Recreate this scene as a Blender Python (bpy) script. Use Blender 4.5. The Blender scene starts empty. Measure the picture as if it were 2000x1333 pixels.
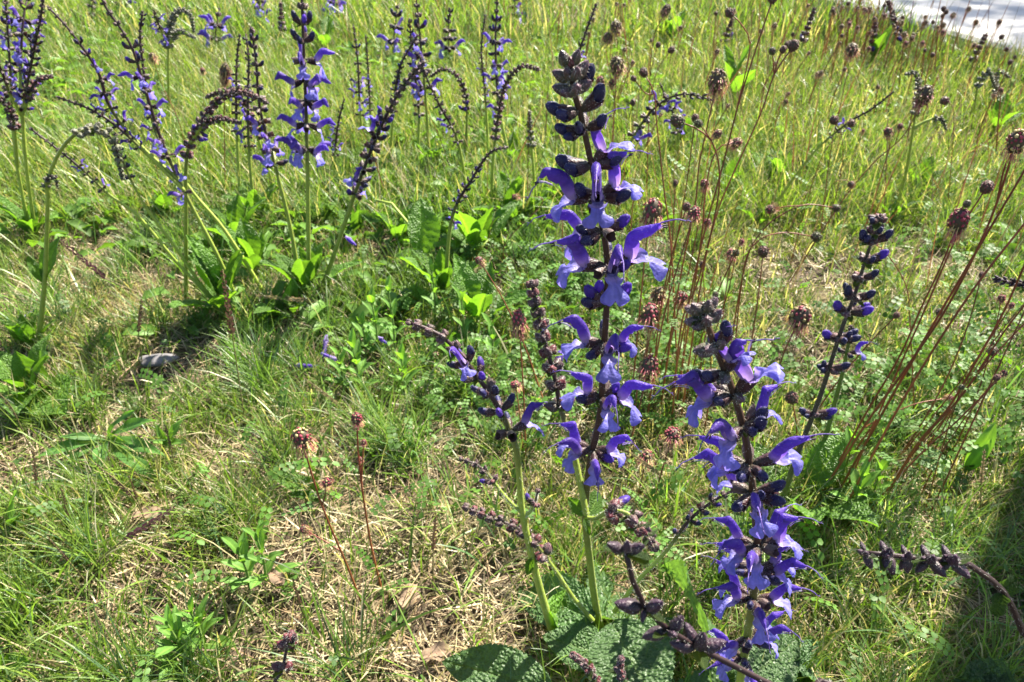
import bpy, math, random
import numpy as np
from mathutils import Vector, Matrix

# ------------------------------------------------------------------ camera, world, sun, exposure
R = math.radians
sc = bpy.context.scene
CAM_H, PITCH, FPX = 0.52, R(35.0), 1444.0          # metres, down tilt, focal length in photo pixels (2000 wide)
SUN_AZ, SUN_EL = R(43.0), R(48.0)
cam_d = bpy.data.cameras.new('camera'); cam = bpy.data.objects.new('camera', cam_d)
sc.collection.objects.link(cam); sc.camera = cam
cam.location = (0, 0, CAM_H); cam.rotation_euler = (math.pi / 2 - PITCH, 0, 0)
cam_d.sensor_width = 36.0; cam_d.lens = 36.0 * FPX / 2000.0
cam_d.clip_start = 0.01; cam_d.clip_end = 600.0
cam_d.dof.use_dof = True; cam_d.dof.focus_distance = 0.37; cam_d.dof.aperture_fstop = 26.0
w = bpy.data.worlds.new('World'); sc.world = w; w.use_nodes = True
nt = w.node_tree; bg = nt.nodes['Background']
sky = nt.nodes.new('ShaderNodeTexSky'); sky.sky_type = 'NISHITA'; sky.sun_disc = False
sky.sun_elevation = SUN_EL; sky.sun_rotation = SUN_AZ
nt.links.new(sky.outputs[0], bg.inputs[0]); bg.inputs[1].default_value = 0.06
sd = Vector((math.sin(SUN_AZ) * math.cos(SUN_EL), math.cos(SUN_AZ) * math.cos(SUN_EL), math.sin(SUN_EL)))
sun_d = bpy.data.lights.new('sun', 'SUN'); sun = bpy.data.objects.new('sun', sun_d)
sc.collection.objects.link(sun); sun.rotation_euler = sd.to_track_quat('Z', 'Y').to_euler()
sun.location = sd * 20
sun_d.energy = 5.0; sun_d.angle = R(0.53); sun_d.color = (1.0, 0.94, 0.80)
sc.view_settings.view_transform = 'Standard'; sc.view_settings.look = 'None'
sc.view_settings.exposure = 2.15; sc.view_settings.gamma = 1.0
sc.view_settings.use_curve_mapping = False
sc.cycles.max_bounces = 5; sc.cycles.transmission_bounces = 4; sc.cycles.diffuse_bounces = 3
sc.cycles.glossy_bounces = 2; sc.cycles.use_denoising = True
sc.cycles.caustics_reflective = False; sc.cycles.caustics_refractive = False

rng = np.random.default_rng(7)
random.seed(7)
cT, sT = math.cos(PITCH), math.sin(PITCH)

def ray(x, y):
    r = (x - 1000.0) / FPX; d = (y - 666.5) / FPX
    return np.array([r, cT - d * sT, -sT - d * cT])       # per unit of depth
def P(x, y, Y):                                            # photo pixel seen at forward distance Y
    v = ray(x, y); return np.array([0, 0, CAM_H]) + v * (Y / v[1])
def PZ(x, y, z=0.0):                                       # photo pixel seen on the level z
    v = ray(x, y); return np.array([0, 0, CAM_H]) + v * ((z - CAM_H) / v[2])
def G(x, y): return PZ(x, y, 0.0)
def depth(p): return p[1] * cT + (CAM_H - p[2]) * sT
def proj(p):
    p = np.asarray(p, float); dp = p[..., 1] * cT + (CAM_H - p[..., 2]) * sT
    up = p[..., 1] * sT - (CAM_H - p[..., 2]) * cT
    return np.stack([1000 + FPX * p[..., 0] / dp, 666.5 - FPX * up / dp], -1)

# ------------------------------------------------------------------ small toolkit
COL = sc.collection
def setp(o, label=None, cat=None, group=None, kind=None):
    if label: o['label'] = label
    if cat: o['category'] = cat
    if group: o['group'] = group
    if kind: o['kind'] = kind
    return o
def thing(name, loc, label, cat, group=None):
    o = bpy.data.objects.new(name, None); COL.objects.link(o); o.location = Vector(loc)
    o.empty_display_size = 0.01
    return setp(o, label, cat, group)
def obj(name, me, parent=None, mat4=None):
    o = bpy.data.objects.new(name, me); COL.objects.link(o)
    if parent is not None: o.parent = parent
    if mat4 is not None: o.matrix_basis = mat4
    return o
def nrm(v):
    v = np.asarray(v, float); return v / (np.linalg.norm(v, axis=-1, keepdims=True) + 1e-12)
def catmull(pts, n):
    p = np.asarray(pts, float)
    if len(p) == 2: return p[0] + (p[1] - p[0]) * np.linspace(0, 1, n)[:, None]
    p = np.vstack([2 * p[0] - p[1], p, 2 * p[-1] - p[-2]])
    d = np.linalg.norm(np.diff(p[1:-1], axis=0), axis=1); s = np.concatenate([[0], np.cumsum(d)]); s /= s[-1]
    out = []
    for u in np.linspace(0, 1, n):
        i = min(max(np.searchsorted(s, u, side='right') - 1, 0), len(d) - 1)
        t = (u - s[i]) / (s[i + 1] - s[i] + 1e-12)
        a, b, c, e = p[i], p[i + 1], p[i + 2], p[i + 3]
        out.append(0.5 * (2 * b + (c - a) * t + (2 * a - 5 * b + 4 * c - e) * t * t + (3 * b - a - 3 * c + e) * t ** 3))
    return np.array(out)

class MB:
    def __init__(s): s.V, s.F, s.C, s.n = [], [], [], 0
    def add(s, V, F, C):
        V = np.asarray(V, float).reshape(-1, 3); C = np.asarray(C, float)
        if C.ndim == 1: C = np.tile(C, (len(V), 1))
        s.V.append(V); s.C.append(C.reshape(-1, 3))
        s.F.extend([tuple(i + s.n for i in f) for f in F]); s.n += len(V)
    def grid(s, A, C, wrap=False):
        nu, nv = A.shape[:2]; F = []
        for i in range(nu - 1):
            for j in range(nv if wrap else nv - 1):
                k = (j + 1) % nv
                F.append((i * nv + j, i * nv + k, (i + 1) * nv + k, (i + 1) * nv + j))
        C = np.asarray(C, float)
        if C.ndim == 2: C = np.repeat(C[:, None, :], nv, 1)
        s.add(A.reshape(-1, 3), F, C.reshape(-1, 3) if C.ndim == 3 else C)
    def tube(s, pts, rad, col, seg=8, square=0.0, cap=True):
        pts = np.asarray(pts, float); n = len(pts)
        rad = np.broadcast_to(np.asarray(rad, float), (n,))
        T = nrm(np.gradient(pts, axis=0)); a = np.array([1.0, 0, 0]) if abs(T[0][0]) < .8 else np.array([0, 1.0, 0])
        A = np.zeros((n, seg, 3)); N = np.zeros((n, seg, 3)); ang = np.arange(seg) * 2 * math.pi / seg
        f = 1 + square * np.cos(4 * ang)
        for i in range(n):
            a = a - T[i] * a.dot(T[i]); a = a / np.linalg.norm(a); b = np.cross(T[i], a)
            N[i] = np.cos(ang)[:, None] * a + np.sin(ang)[:, None] * b
            A[i] = pts[i] + rad[i] * f[:, None] * N[i]
        s.grid(A, col, wrap=True)
        if cap:
            k = s.n - seg; s.F.append(tuple(range(k, k + seg)))
        return A, N
    def hairs(s, Pn, Nn, L, W, col, r, bend=.35):
        n = len(Pn); Nn = nrm(Nn + bend * r.normal(size=(n, 3))); t = nrm(np.cross(Nn, r.normal(size=(n, 3))))
        L = L * r.uniform(.5, 1.2, (n, 1))
        V = np.stack([Pn - t * W, Pn + t * W, Pn + Nn * L], 1).reshape(-1, 3)
        s.add(V, [(3 * i, 3 * i + 1, 3 * i + 2) for i in range(n)], np.asarray(col, float))
    def build(s, name, mat, smooth=True):
        return mk(name, np.vstack(s.V), s.F, np.vstack(s.C), mat, smooth)
def mk(name, V, F, C, mat, smooth=True):
    me = bpy.data.meshes.new(name); me.from_pydata(V.tolist(), [], F)
    at = me.attributes.new('Col', 'FLOAT_COLOR', 'POINT')
    at.data.foreach_set('color', np.hstack([C, np.ones((len(C), 1))]).astype(np.float32).ravel())
    me.polygons.foreach_set('use_smooth', np.full(len(me.polygons), smooth))
    me.materials.append(mat); me.update(); return me
def mk_tris(name, V, T, C, mat):                            # fast path for stuff: numpy triangles
    me = bpy.data.meshes.new(name); n = len(T)
    me.vertices.add(len(V)); me.vertices.foreach_set('co', V.astype(np.float32).ravel())
    me.loops.add(3 * n); me.loops.foreach_set('vertex_index', T.astype(np.int32).ravel())
    me.polygons.add(n); me.polygons.foreach_set('loop_start', np.arange(0, 3 * n, 3, dtype=np.int32))
    me.update(calc_edges=True)
    at = me.attributes.new('Col', 'FLOAT_COLOR', 'POINT')
    at.data.foreach_set('color', np.hstack([C, np.ones((len(C), 1))]).astype(np.float32).ravel())
    me.polygons.foreach_set('use_smooth', np.ones(n, bool)); me.materials.append(mat); me.validate(); return me

def vnoise(x, y, s, seed=0):                                # value noise in numpy
    r = np.random.default_rng(seed); g = r.random((64, 64)); x = np.asarray(x) * s + 17.3; y = np.asarray(y) * s + 9.1
    i, j = np.floor(x).astype(int), np.floor(y).astype(int); fx, fy = x - i, y - j
    fx = fx * fx * (3 - 2 * fx); fy = fy * fy * (3 - 2 * fy)
    q = lambda a, b: g[a % 64, b % 64]
    return (q(i, j) * (1 - fx) + q(i + 1, j) * fx) * (1 - fy) + (q(i, j + 1) * (1 - fx) + q(i + 1, j + 1) * fx) * fy

# ------------------------------------------------------------------ materials
def mat_attr(name, rough=.5, trans=0.0, spec=.4, sheen=0.0, bump=0.0, bscale=600.0, var=.25, vscale=90.0, ttint=(1, 1, 1), detail='NOISE', objvar=.18):
    m = bpy.data.materials.new(name); m.use_nodes = True; n = m.node_tree.nodes; L = m.node_tree.links
    p = n['Principled BSDF']; out = n['Material Output']
    at = n.new('ShaderNodeAttribute'); at.attribute_name = 'Col'
    tc = n.new('ShaderNodeTexCoord'); no = n.new('ShaderNodeTexNoise'); no.inputs['Scale'].default_value = vscale; no.inputs['Detail'].default_value = 4
    L.new(tc.outputs['Object'], no.inputs['Vector'])
    mr = n.new('ShaderNodeMapRange'); mr.inputs[1].default_value = .25; mr.inputs[2].default_value = .75
    mr.inputs[3].default_value = 1 - var; mr.inputs[4].default_value = 1 + var
    L.new(no.outputs['Fac'], mr.inputs[0])
    oi = n.new('ShaderNodeObjectInfo'); m2 = n.new('ShaderNodeMapRange')
    m2.inputs[3].default_value = 1 - objvar; m2.inputs[4].default_value = 1 + objvar
    L.new(oi.outputs['Random'], m2.inputs[0])
    mu = n.new('ShaderNodeMath'); mu.operation = 'MULTIPLY'; L.new(mr.outputs[0], mu.inputs[0]); L.new(m2.outputs[0], mu.inputs[1])
    vm = n.new('ShaderNodeVectorMath'); vm.operation = 'SCALE'
    L.new(at.outputs['Color'], vm.inputs[0]); L.new(mu.outputs[0], vm.inputs['Scale'])
    L.new(vm.outputs[0], p.inputs['Base Color'])
    p.inputs['Roughness'].default_value = rough; p.inputs['Specular IOR Level'].default_value = spec
    if sheen: p.inputs['Sheen Weight'].default_value = sheen; p.inputs['Sheen Roughness'].default_value = .4
    bn = None
    if bump:
        if detail == 'VORONOI':
            tx = n.new('ShaderNodeTexVoronoi'); tx.feature = 'SMOOTH_F1'; src = tx.outputs['Distance']
        else:
            tx = n.new('ShaderNodeTexNoise'); src = tx.outputs['Fac']
        tx.inputs['Scale'].default_value = bscale; L.new(tc.outputs['Object'], tx.inputs['Vector'])
        bn = n.new('ShaderNodeBump'); bn.inputs['Strength'].default_value = bump; bn.inputs['Distance'].default_value = .003 if detail == 'VORONOI' else .001
        if detail == 'VORONOI': bn.invert = True
        L.new(src, bn.inputs['Height']); L.new(bn.outputs[0], p.inputs['Normal'])
    if trans:
        tr = n.new('ShaderNodeBsdfTranslucent'); v2 = n.new('ShaderNodeVectorMath'); v2.operation = 'MULTIPLY'
        v2.inputs[1].default_value = ttint; L.new(vm.outputs[0], v2.inputs[0]); L.new(v2.outputs[0], tr.inputs['Color'])
        mx = n.new('ShaderNodeMixShader'); mx.inputs[0].default_value = trans
        L.new(p.outputs[0], mx.inputs[1]); L.new(tr.outputs[0], mx.inputs[2]); L.new(mx.outputs[0], out.inputs['Surface'])
    return m
M_petal = mat_attr('petal', .46, .50, .34, .05, .55, 700, .2, 420, (1.15, .95, 1.25))
M_bud = mat_attr('bud_velvet', .5, 0, .35, .06, .35, 1500, .3, 500)
M_calyx = mat_attr('calyx', .42, .12, .4, .05, .6, 900, .3, 400, (1.3, .8, .8))
M_stem = mat_attr('sage_stem', .5, .15, .4, .04, .15, 700, .2, 160, (1.3, 1.3, .6))
M_leaf = mat_attr('sage_leaf', .42, .50, .42, .0, 1.0, 38, .18, 60, (1.5, 1.55, .45), 'VORONOI')
M_small = mat_attr('herb_leaf', .5, .45, .3, 0, .15, 300, .2, 120, (1.5, 1.5, .45))
M_grass = mat_attr('grass_blade', .40, .45, .45, 0, 0, 1, .18, 40, (1.25, 1.35, .58))
M_straw = mat_attr('dry_straw', .5, .25, .4, 0, 0, 1, .3, 60)
M_burnet = mat_attr('burnet_head', .5, .12, .4, .05, .2, 1500, .3, 700)
M_rstem = mat_attr('burnet_stem', .45, .05, .4, 0, .1, 900, .25, 80)
M_hair = mat_attr('white_hair', .5, .5, .3, 0, 0, 1, .05)
M_bark = mat_attr('bark', .9, 0, .2, 0, 1.0, 30, .4, 14)
M_dead = mat_attr('dead_leaf', .7, .2, .25, 0, .4, 250, .35, 120)
M_stone = mat_attr('stone', .85, 0, .25, 0, .5, 160, .3, 60)
# ------------------------------------------------------------------ flower, bud and leaf shapes (metres; +X outward, +Z up)
mm = .001
C_HOOD = np.array([.108, .056, .36]); C_LIP = np.array([.225, .21, .64]); C_PALE = np.array([.45, .37, .62])
C_NAVY = np.array([.008, .0065, .045]); C_MAROON = np.array([.036, .013, .017]); C_CGREEN = np.array([.045, .042, .022])
C_HAIR = np.array([.75, .74, .70])

def calyx_shape(mb, r, L=9.5, hairs=130, c1=C_MAROON, c0=C_CGREEN, seg=16, op=1.0):
    nu = 8; ph = np.arange(seg) * 2 * math.pi / seg; A = np.zeros((nu, seg, 3)); C = np.zeros((nu, seg, 3))
    tooth = np.maximum(0, np.cos(ph - math.pi / 2)) ** 3 * 1.2 + .9 * np.maximum(0, np.cos(ph + math.pi / 2 - .6)) ** 8 + .9 * np.maximum(0, np.cos(ph + math.pi / 2 + .6)) ** 8
    for i in range(nu):
        u = i / (nu - 1); rad = (1.0 + 2.3 * math.sin(u * 1.75) ** .8 * op) * (1 + .07 * np.cos(ph * seg / 2))
        x = u * (L + 2.2 * tooth * u ** 2) * np.ones(seg)
        A[i, :, 0] = x; A[i, :, 1] = rad * np.cos(ph) * .85; A[i, :, 2] = rad * np.sin(ph) * 1.05 + .6 * u
        C[i] = c0 * (1 - min(1, u * 1.7)) + c1 * min(1, u * 1.7)
        C[i, ::2] *= 1.5
    mb.grid(A * mm, C, wrap=True)
    if hairs:
        k = r.integers(1, nu, hairs); j = r.integers(0, seg, hairs); p = A[k, j] * mm
        n = np.stack([np.full(hairs, .25), np.cos(ph[j]), np.sin(ph[j])], 1)
        mb.hairs(p, n, 1.3 * mm, .05 * mm, C_HAIR, r)
def tube_shape(mb, r, x1=10.0):
    u = np.linspace(0, 1, 5); mb.tube(np.stack([3 + (x1 - 3) * u, 0 * u, .4 + 1.0 * u], 1) * mm, (1.3 + 1.6 * u ** 1.3) * mm,
            np.array([C_PALE * (1 - .5 * t) + C_HOOD * .5 * t for t in u]), 10, cap=False)
def hood_shape(mb, r, close=0.0, hairs=60):
    j = lambda s: r.normal() * s
    pts = np.array([(7, 2.6), (9.4, 7.4 + j(.4)), (12.8 + j(.5), 12.4 + j(.6)), (17.2 + j(.6), 15.9 + j(.8)), (22 + j(.7), 16.2 + j(1)), (26 + j(.8), 13.4 + j(1.4))])
    c = catmull(np.stack([pts[:, 0], 0 * pts[:, 0], pts[:, 1]], 1), 15)
    T = nrm(np.gradient(c, axis=0)); D = np.stack([T[:, 2], 0 * T[:, 0], -T[:, 0]], 1)   # ventral side
    nv = 11; v = np.linspace(-1, 1, nv); a = np.abs(v); A = np.zeros((15, nv, 3)); C = np.zeros((15, nv, 3))
    for i in range(15):
        u = i / 14; d = 6.2 * (math.sin(min(1, .28 + u * 1.05) * math.pi) ** .6 if u < .69 else 1) if u < .5 else 6.3 * (1 - ((u - .5) / .5) ** 2.2 * .72)
        d = max(d, 1.0); wd = (2.3 - .5 * u) * (1 - max(0, u - .82) * 3.6)
        lat = wd * np.sign(v) * np.sin(a * math.pi * .86) ** .75
        A[i] = c[i] + D[i] * (d * a ** 1.25)[:, None]; A[i, :, 1] += lat + .12 * np.sin(u * 9 + v * 4)
        pale = max(0, 1 - u * 3.4)
        base = C_HOOD * (1 - pale) + (C_PALE * .8) * pale
        C[i] = base * (1 + .25 * a[:, None] * np.array([.9, .7, .25])); C[i, a < .12] *= np.array([.8, .75, .9])
    mb.grid(A * mm, C)
    if hairs:
        i = r.integers(3, 15, hairs); k = r.integers(3, 8, hairs)
        n = -D[i] + np.stack([0 * v[k], v[k] * 1.5, 0 * v[k]], 1)
        mb.hairs(A[i, k] * mm, n, .7 * mm, .03 * mm, np.array([.6, .55, .85]), r)
    return c[-1], T[-1]
def lip_shape(mb, r):
    j = lambda s: r.normal() * s
    dr = j(1.5); cup = .35 + j(.22)
    pts = np.array([(8.6, -.6), (11.5, -2.2), (14.6, -2.6 + dr * .2), (17.8, -4 + dr * .6), (20.2 + j(.6), -7.2 + dr), (20.8 + j(1), -10.6 + dr)])
    nu, nv = 17, 13
    c = catmull(np.stack([pts[:, 0], 0 * pts[:, 0], pts[:, 1]], 1), nu); T = nrm(np.gradient(c, axis=0)); N = np.stack([-T[:, 2], 0 * T[:, 0], T[:, 0]], 1)
    v = np.linspace(-1, 1, nv); A = np.zeros((nu, nv, 3)); C = np.zeros((nu, nv, 3)); ph = r.uniform(0, 6, 3)
    key = np.array([(0, 2.1), (.14, 2.8), (.27, 4.6), (.36, 4.1), (.45, 2.5), (.58, 4.4), (.72, 6.7), (.86, 7.0), (.95, 6.0), (1, 4.4)])
    for i in range(nu):
        u = i / (nu - 1); wd = np.interp(u, key[:, 0], key[:, 1]); e = v ** 2
        lobe = math.exp(-((u - .29) / .08) ** 2)
        up = -cup * e * wd * (1 if u > .45 else -.5) + lobe * e * 1.5 + .6 * np.sin(v * 7 + u * 8 + ph[0]) * u * e + .28 * np.sin(v * 12 + ph[1]) * np.sin(u * 15 + ph[2]) * u
        notch = max(0, u - .72) / .28
        ax = -2.6 * notch ** 2 * np.exp(-(v / .22) ** 2)
        A[i] = c[i] + T[i] * ax[:, None] + N[i] * (up - .8 * np.exp(-(v / .2) ** 2) * (u > .45))[:, None]; A[i, :, 1] += wd * v
        pale = max(0, 1 - u * 2.6) ** .8
        C[i] = C_LIP * (1 - pale) + C_PALE * 1.1 * pale
        C[i] *= (1 - .22 * (np.sin(v * 16 + ph[1])[:, None] > .7))
        if u > .6: C[i] *= (1 - .25 * e[:, None] * np.array([.9, .9, .3]))
    mb.grid(A * mm, C)
def style_shape(mb, r, tip, T):
    k = r.normal() * .3; b = np.array([tip, tip + T * 3 + [0, .2, -.1], tip + T * 5.5 + [1.4, k, -.6 + k], tip + T * 7.5 + [2.2, k * 2, -2.8 + k * 3]])
    c = catmull(b, 8); col = np.array([.22, .15, .42])
    mb.tube(c * mm, np.linspace(.34, .22, 8) * mm, col, 5)
    e = c[-1]
    mb.tube(np.array([e, e + [1.0, .1, -.3], e + [1.6, .2, -1.4]]) * mm, .16 * mm, col, 4); mb.tube(np.array([e, e + [.8, -.1, .5], e + [1.5, -.2, .6]]) * mm, .16 * mm, col, 4)
    # two stamens under the hood
    for s in (-1, 1):
        st = np.array([tip + [-6, s * .6, -4.5], tip + [-2.5, s * .7, -2.6], tip + [.6, s * .6, -2.2]])
        mb.tube(catmull(st, 5) * mm, .2 * mm, np.array([.55, .48, .70]), 4)
        mb.tube(np.array([tip + [.3, s * .6, -2.2], tip + [2.0, s * .7, -2.9]]) * mm, np.array([.45, .3]) * mm, np.array([.06, .04, .05]), 5)

def club_shape(mb, r, col=C_NAVY, hairs=90, size=1.0):      # half-open corolla: a rounded club
    nu, seg = 10, 12; ph = np.arange(seg) * 2 * math.pi / seg; A = np.zeros((nu, seg, 3)); C = np.zeros((nu, seg, 3))
    for i in range(nu):
        u = i / (nu - 1); rad = (1.6 + 2.0 * u) if u < .55 else 2.9 * math.sqrt(max(0.0, 1 - ((u - .55) / .46) ** 2)) + .02
        x = 4 + 10.2 * u * size; z = .6 + 3.0 * u ** 1.6
        A[i, :, 0] = x; A[i, :, 1] = rad * .78 * np.cos(ph) * size; A[i, :, 2] = z + rad * 1.12 * np.sin(ph) * size
        C[i] = col * (1 + .25 * u)
    mb.grid(A * mm, C, wrap=True)
    if hairs:
        k = r.integers(3, nu - 1, hairs); j = r.integers(0, seg, hairs)
        mb.hairs(A[k, j] * mm, np.stack([np.full(hairs, .3), np.cos(ph[j]), np.sin(ph[j])], 1), .8 * mm, .042 * mm, np.array([.5, .5, .7]), r)
def young_shape(mb, r, c1, c0, L=8.0, wd=2.5, hairs=70, seg=12):
    nu = 9; ph = np.arange(seg) * 2 * math.pi / seg; A = np.zeros((nu, seg, 3)); C = np.zeros((nu, seg, 3))
    for i in range(nu):
        u = i / (nu - 1); rad = .55 + wd * math.sin(math.pi * min(1, u ** .8 * .98)) ** .85 * (1 - .45 * u ** 1.5)
        if i == nu - 1: rad = .05
        rr = rad * (1 + .15 * np.cos(ph * seg / 2) * (u > .1))
        A[i, :, 0] = u * L; A[i, :, 1] = rr * np.cos(ph); A[i, :, 2] = rr * np.sin(ph) + .8 * u ** 2
        C[i] = c0 * (1 - u) ** 1.5 + c1 * (1 - (1 - u) ** 1.5); C[i, ::2] *= np.array([1.9, 1.5, 1.6])
    mb.grid(A * mm, C, wrap=True)
    if hairs:
        k = r.integers(1, nu - 1, hairs); j = r.integers(0, seg, hairs)
        mb.hairs(A[k, j] * mm, np.stack([np.full(hairs, .3), np.cos(ph[j]), np.sin(ph[j])], 1), 1.4 * mm, .05 * mm, C_HAIR, r)

PROTO = {}
r0 = np.random.default_rng(3)
NF, NB, NY = 6, 4, 5
for k in range(NF):
    a = MB(); calyx_shape(a, r0); PROTO['calyx', k] = a.build('calyx', M_calyx)
    b = MB(); tube_shape(b, r0); tip, T = hood_shape(b, r0); PROTO['hood', k] = b.build('upper_lip', M_petal)
    c = MB(); lip_shape(c, r0); PROTO['lip', k] = c.build('lower_lip', M_petal)
    d = MB(); style_shape(d, r0, tip, T); PROTO['style', k] = d.build('style', M_petal)
    # joined version for plants far from the camera
    me = bpy.data.meshes.new('flower'); V = np.vstack(a.V + b.V + c.V); C_ = np.vstack(a.C + b.C + c.C); C_[a.n:] *= 1.08
    F = a.F + [tuple(i + a.n for i in f) for f in b.F] + [tuple(i + a.n + b.n for i in f) for f in c.F]
    PROTO['far_flower', k] = mk('flower', V, F, C_, M_petal)
for k in range(NB):
    a = MB(); club_shape(a, r0, C_NAVY * r0.uniform(.7, 1.5)); PROTO['club', k] = a.build('bud', M_bud)
    a = MB(); club_shape(a, r0, C_HOOD * .75, 60, 1.05); PROTO['half', k] = a.build('half_open_bud', M_petal)
    a = MB(); calyx_shape(a, r0, 8.0, 110, op=.9); PROTO['bcalyx', k] = a.build('calyx', M_calyx)
    a = MB(); calyx_shape(a, r0, 8.0, 40, op=.9); n = a.n; club_shape(a, r0, C_NAVY, 20); PROTO['far_club', k] = a.build('bud', M_bud)
    a = MB(); calyx_shape(a, r0, 8.5, 50, c1=np.array([.075, .050, .048]), op=1.05); PROTO['spent', k] = a.build('calyx', M_calyx)
for k in range(NY):
    t = k / (NY - 1)
    a = MB(); young_shape(a, r0, np.array([.052, .026, .034]) * r0.uniform(.7, 1.4), np.array([.06, .062, .035]), 8 + r0.normal() * .5, 2.5); PROTO['young', k] = a.build('bud', M_calyx)
    a = MB(); young_shape(a, r0, np.array([.050, .030, .042]) * r0.uniform(.7, 1.4), np.array([.075, .105, .04]), 9, 2.4, 100); PROTO['tip', k] = a.build('bud', M_calyx)
    a = MB(); young_shape(a, r0, np.array([.065, .07, .048]) * r0.uniform(.8, 1.2), np.array([.10, .13, .06]), 8.5, 2.9, 110); PROTO['grey', k] = a.build('bud', M_calyx)
    a = MB(); young_shape(a, r0, np.array([.065, .011, .018]) * r0.uniform(.7, 1.2), np.array([.07, .05, .035]), 7, 2.7, 90); PROTO['red', k] = a.build('bud', M_calyx)
    a = MB(); young_shape(a, r0, np.array([.026, .013, .027]) * r0.uniform(.8, 1.4), np.array([.035, .03, .028]), 11.5, 2.5, 45); PROTO['dusk', k] = a.build('bud', M_calyx)

def leaf_mesh(name, mat, L, W, teeth, nu, nv, r, col, arch=.12, fold=.25, wr=.02, tip=1.0, back=None, wav=.03, belly=.42):
    """blade along +X, width along Y, upper side +Z; crenate margin and puckered surface"""
    u = np.linspace(0, 1, nu); v = np.linspace(-1, 1, nv); A = np.zeros((nu, nv, 3)); C = np.zeros((nu, nv, 3))
    ph = r.uniform(0, 6, 4); s = np.sin(np.pi * u ** (math.log(.5) / math.log(belly))) ** .75
    s[0] = .06; s[-1] = .02
    if teeth: s = s * (1 + .09 * np.abs(np.sin(np.pi * u * teeth)) - .045)
    for i in range(nu):
        y = v * W / 2 * s[i]; a = np.abs(v)
        ven = np.cos((u[i] - .32 * a * s[i]) * 2 * math.pi * 8)
        z = arch * L * (u[i] - u[i] ** 2 * 1.35) + fold * np.abs(y) - wr * L * .35 * (ven > .75) * (a > .05) + wr * L * .3 * np.sin(u[i] * 47 + v * 13 + ph[0]) * np.sin(v * 19 + u[i] * 11 + ph[1])
        z = z + wav * L * np.sin(u[i] * 9 + ph[2] + np.sign(v) * 1.3) * a ** 2 - wr * L * .8 * (a < .06)
        A[i, :, 0] = u[i] * L; A[i, :, 1] = y; A[i, :, 2] = z
        C[i] = col
        C[i, a < .06] = col * [1.7, 1.5, 1.5]
        C[i, (ven > .75) & (a > .06)] *= 1.18
    mb = MB(); mb.grid(A, C); return mb.build(name, mat)
LEAF = {}
r1 = np.random.default_rng(11)
for k in range(4):
    LEAF['big', k] = leaf_mesh('leaf', M_leaf, 1, .52, 22, 60, 25, r1, np.array([.080, .150, .050]), .16, .22, .030)
    LEAF['mid', k] = leaf_mesh('leaf', M_leaf, 1, .46, 14, 30, 13, r1, np.array([.095, .195, .030]) * r1.uniform(.8, 1.2), .2, .3, .022)
    LEAF['lance', k] = leaf_mesh('leaf', M_small, 1, .30, 0, 14, 7, r1, np.array([.115, .235, .045]), .22, .35, .006, belly=.5)
    LEAF['long', k] = leaf_mesh('leaf', M_small, 1, .17, 0, 16, 7, r1, np.array([.070, .165, .035]), .30, .3, .006, belly=.5)
    LEAF['bract', k] = leaf_mesh('bract', M_leaf, 1, .62, 7, 16, 7, r1, np.array([.085, .14, .045]), -.12, .5, .02, belly=.3)
    LEAF['crinkle', k] = leaf_mesh('leaf', M_leaf, 1, .7, 12, 50, 25, r1, np.array([.075, .14, .055]), .1, .1, .09, wav=.12)
    LEAF['dead', k] = leaf_mesh('dead_leaf', M_dead, 1, .55, 3, 16, 9, r1, np.array([.20, .14, .095]) * r1.uniform(.7, 1.3), .1, .3, .05, wav=.12)

def frame(x, up):                                           # matrix columns from a direction and an up hint
    x = nrm(x); y = np.cross(up, x); y = nrm(y); z = np.cross(x, y); return x, y, z
def m4(o, x, y, z, s=1.0, sy=None):
    sy = s if sy is None else sy
    return Matrix(((x[0] * s, y[0] * sy, z[0] * s, o[0]), (x[1] * s, y[1] * sy, z[1] * s, o[1]), (x[2] * s, y[2] * sy, z[2] * s, o[2]), (0, 0, 0, 1)))
def org(t): return np.array(t.location)
def put_leaf(t, kind, base, tip, up=(0, 0, 1), width=1.0, name='leaf', label=None):
    base, tip = np.asarray(base, float), np.asarray(tip, float); L = np.linalg.norm(tip - base)
    x, y, z = frame(tip - base, np.asarray(up, float))
    o = obj(name, LEAF[kind, random.randrange(4)], t, m4(base - org(t), x, y, z, L, L * width))
    if label: o['label'] = label
    return o

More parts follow.
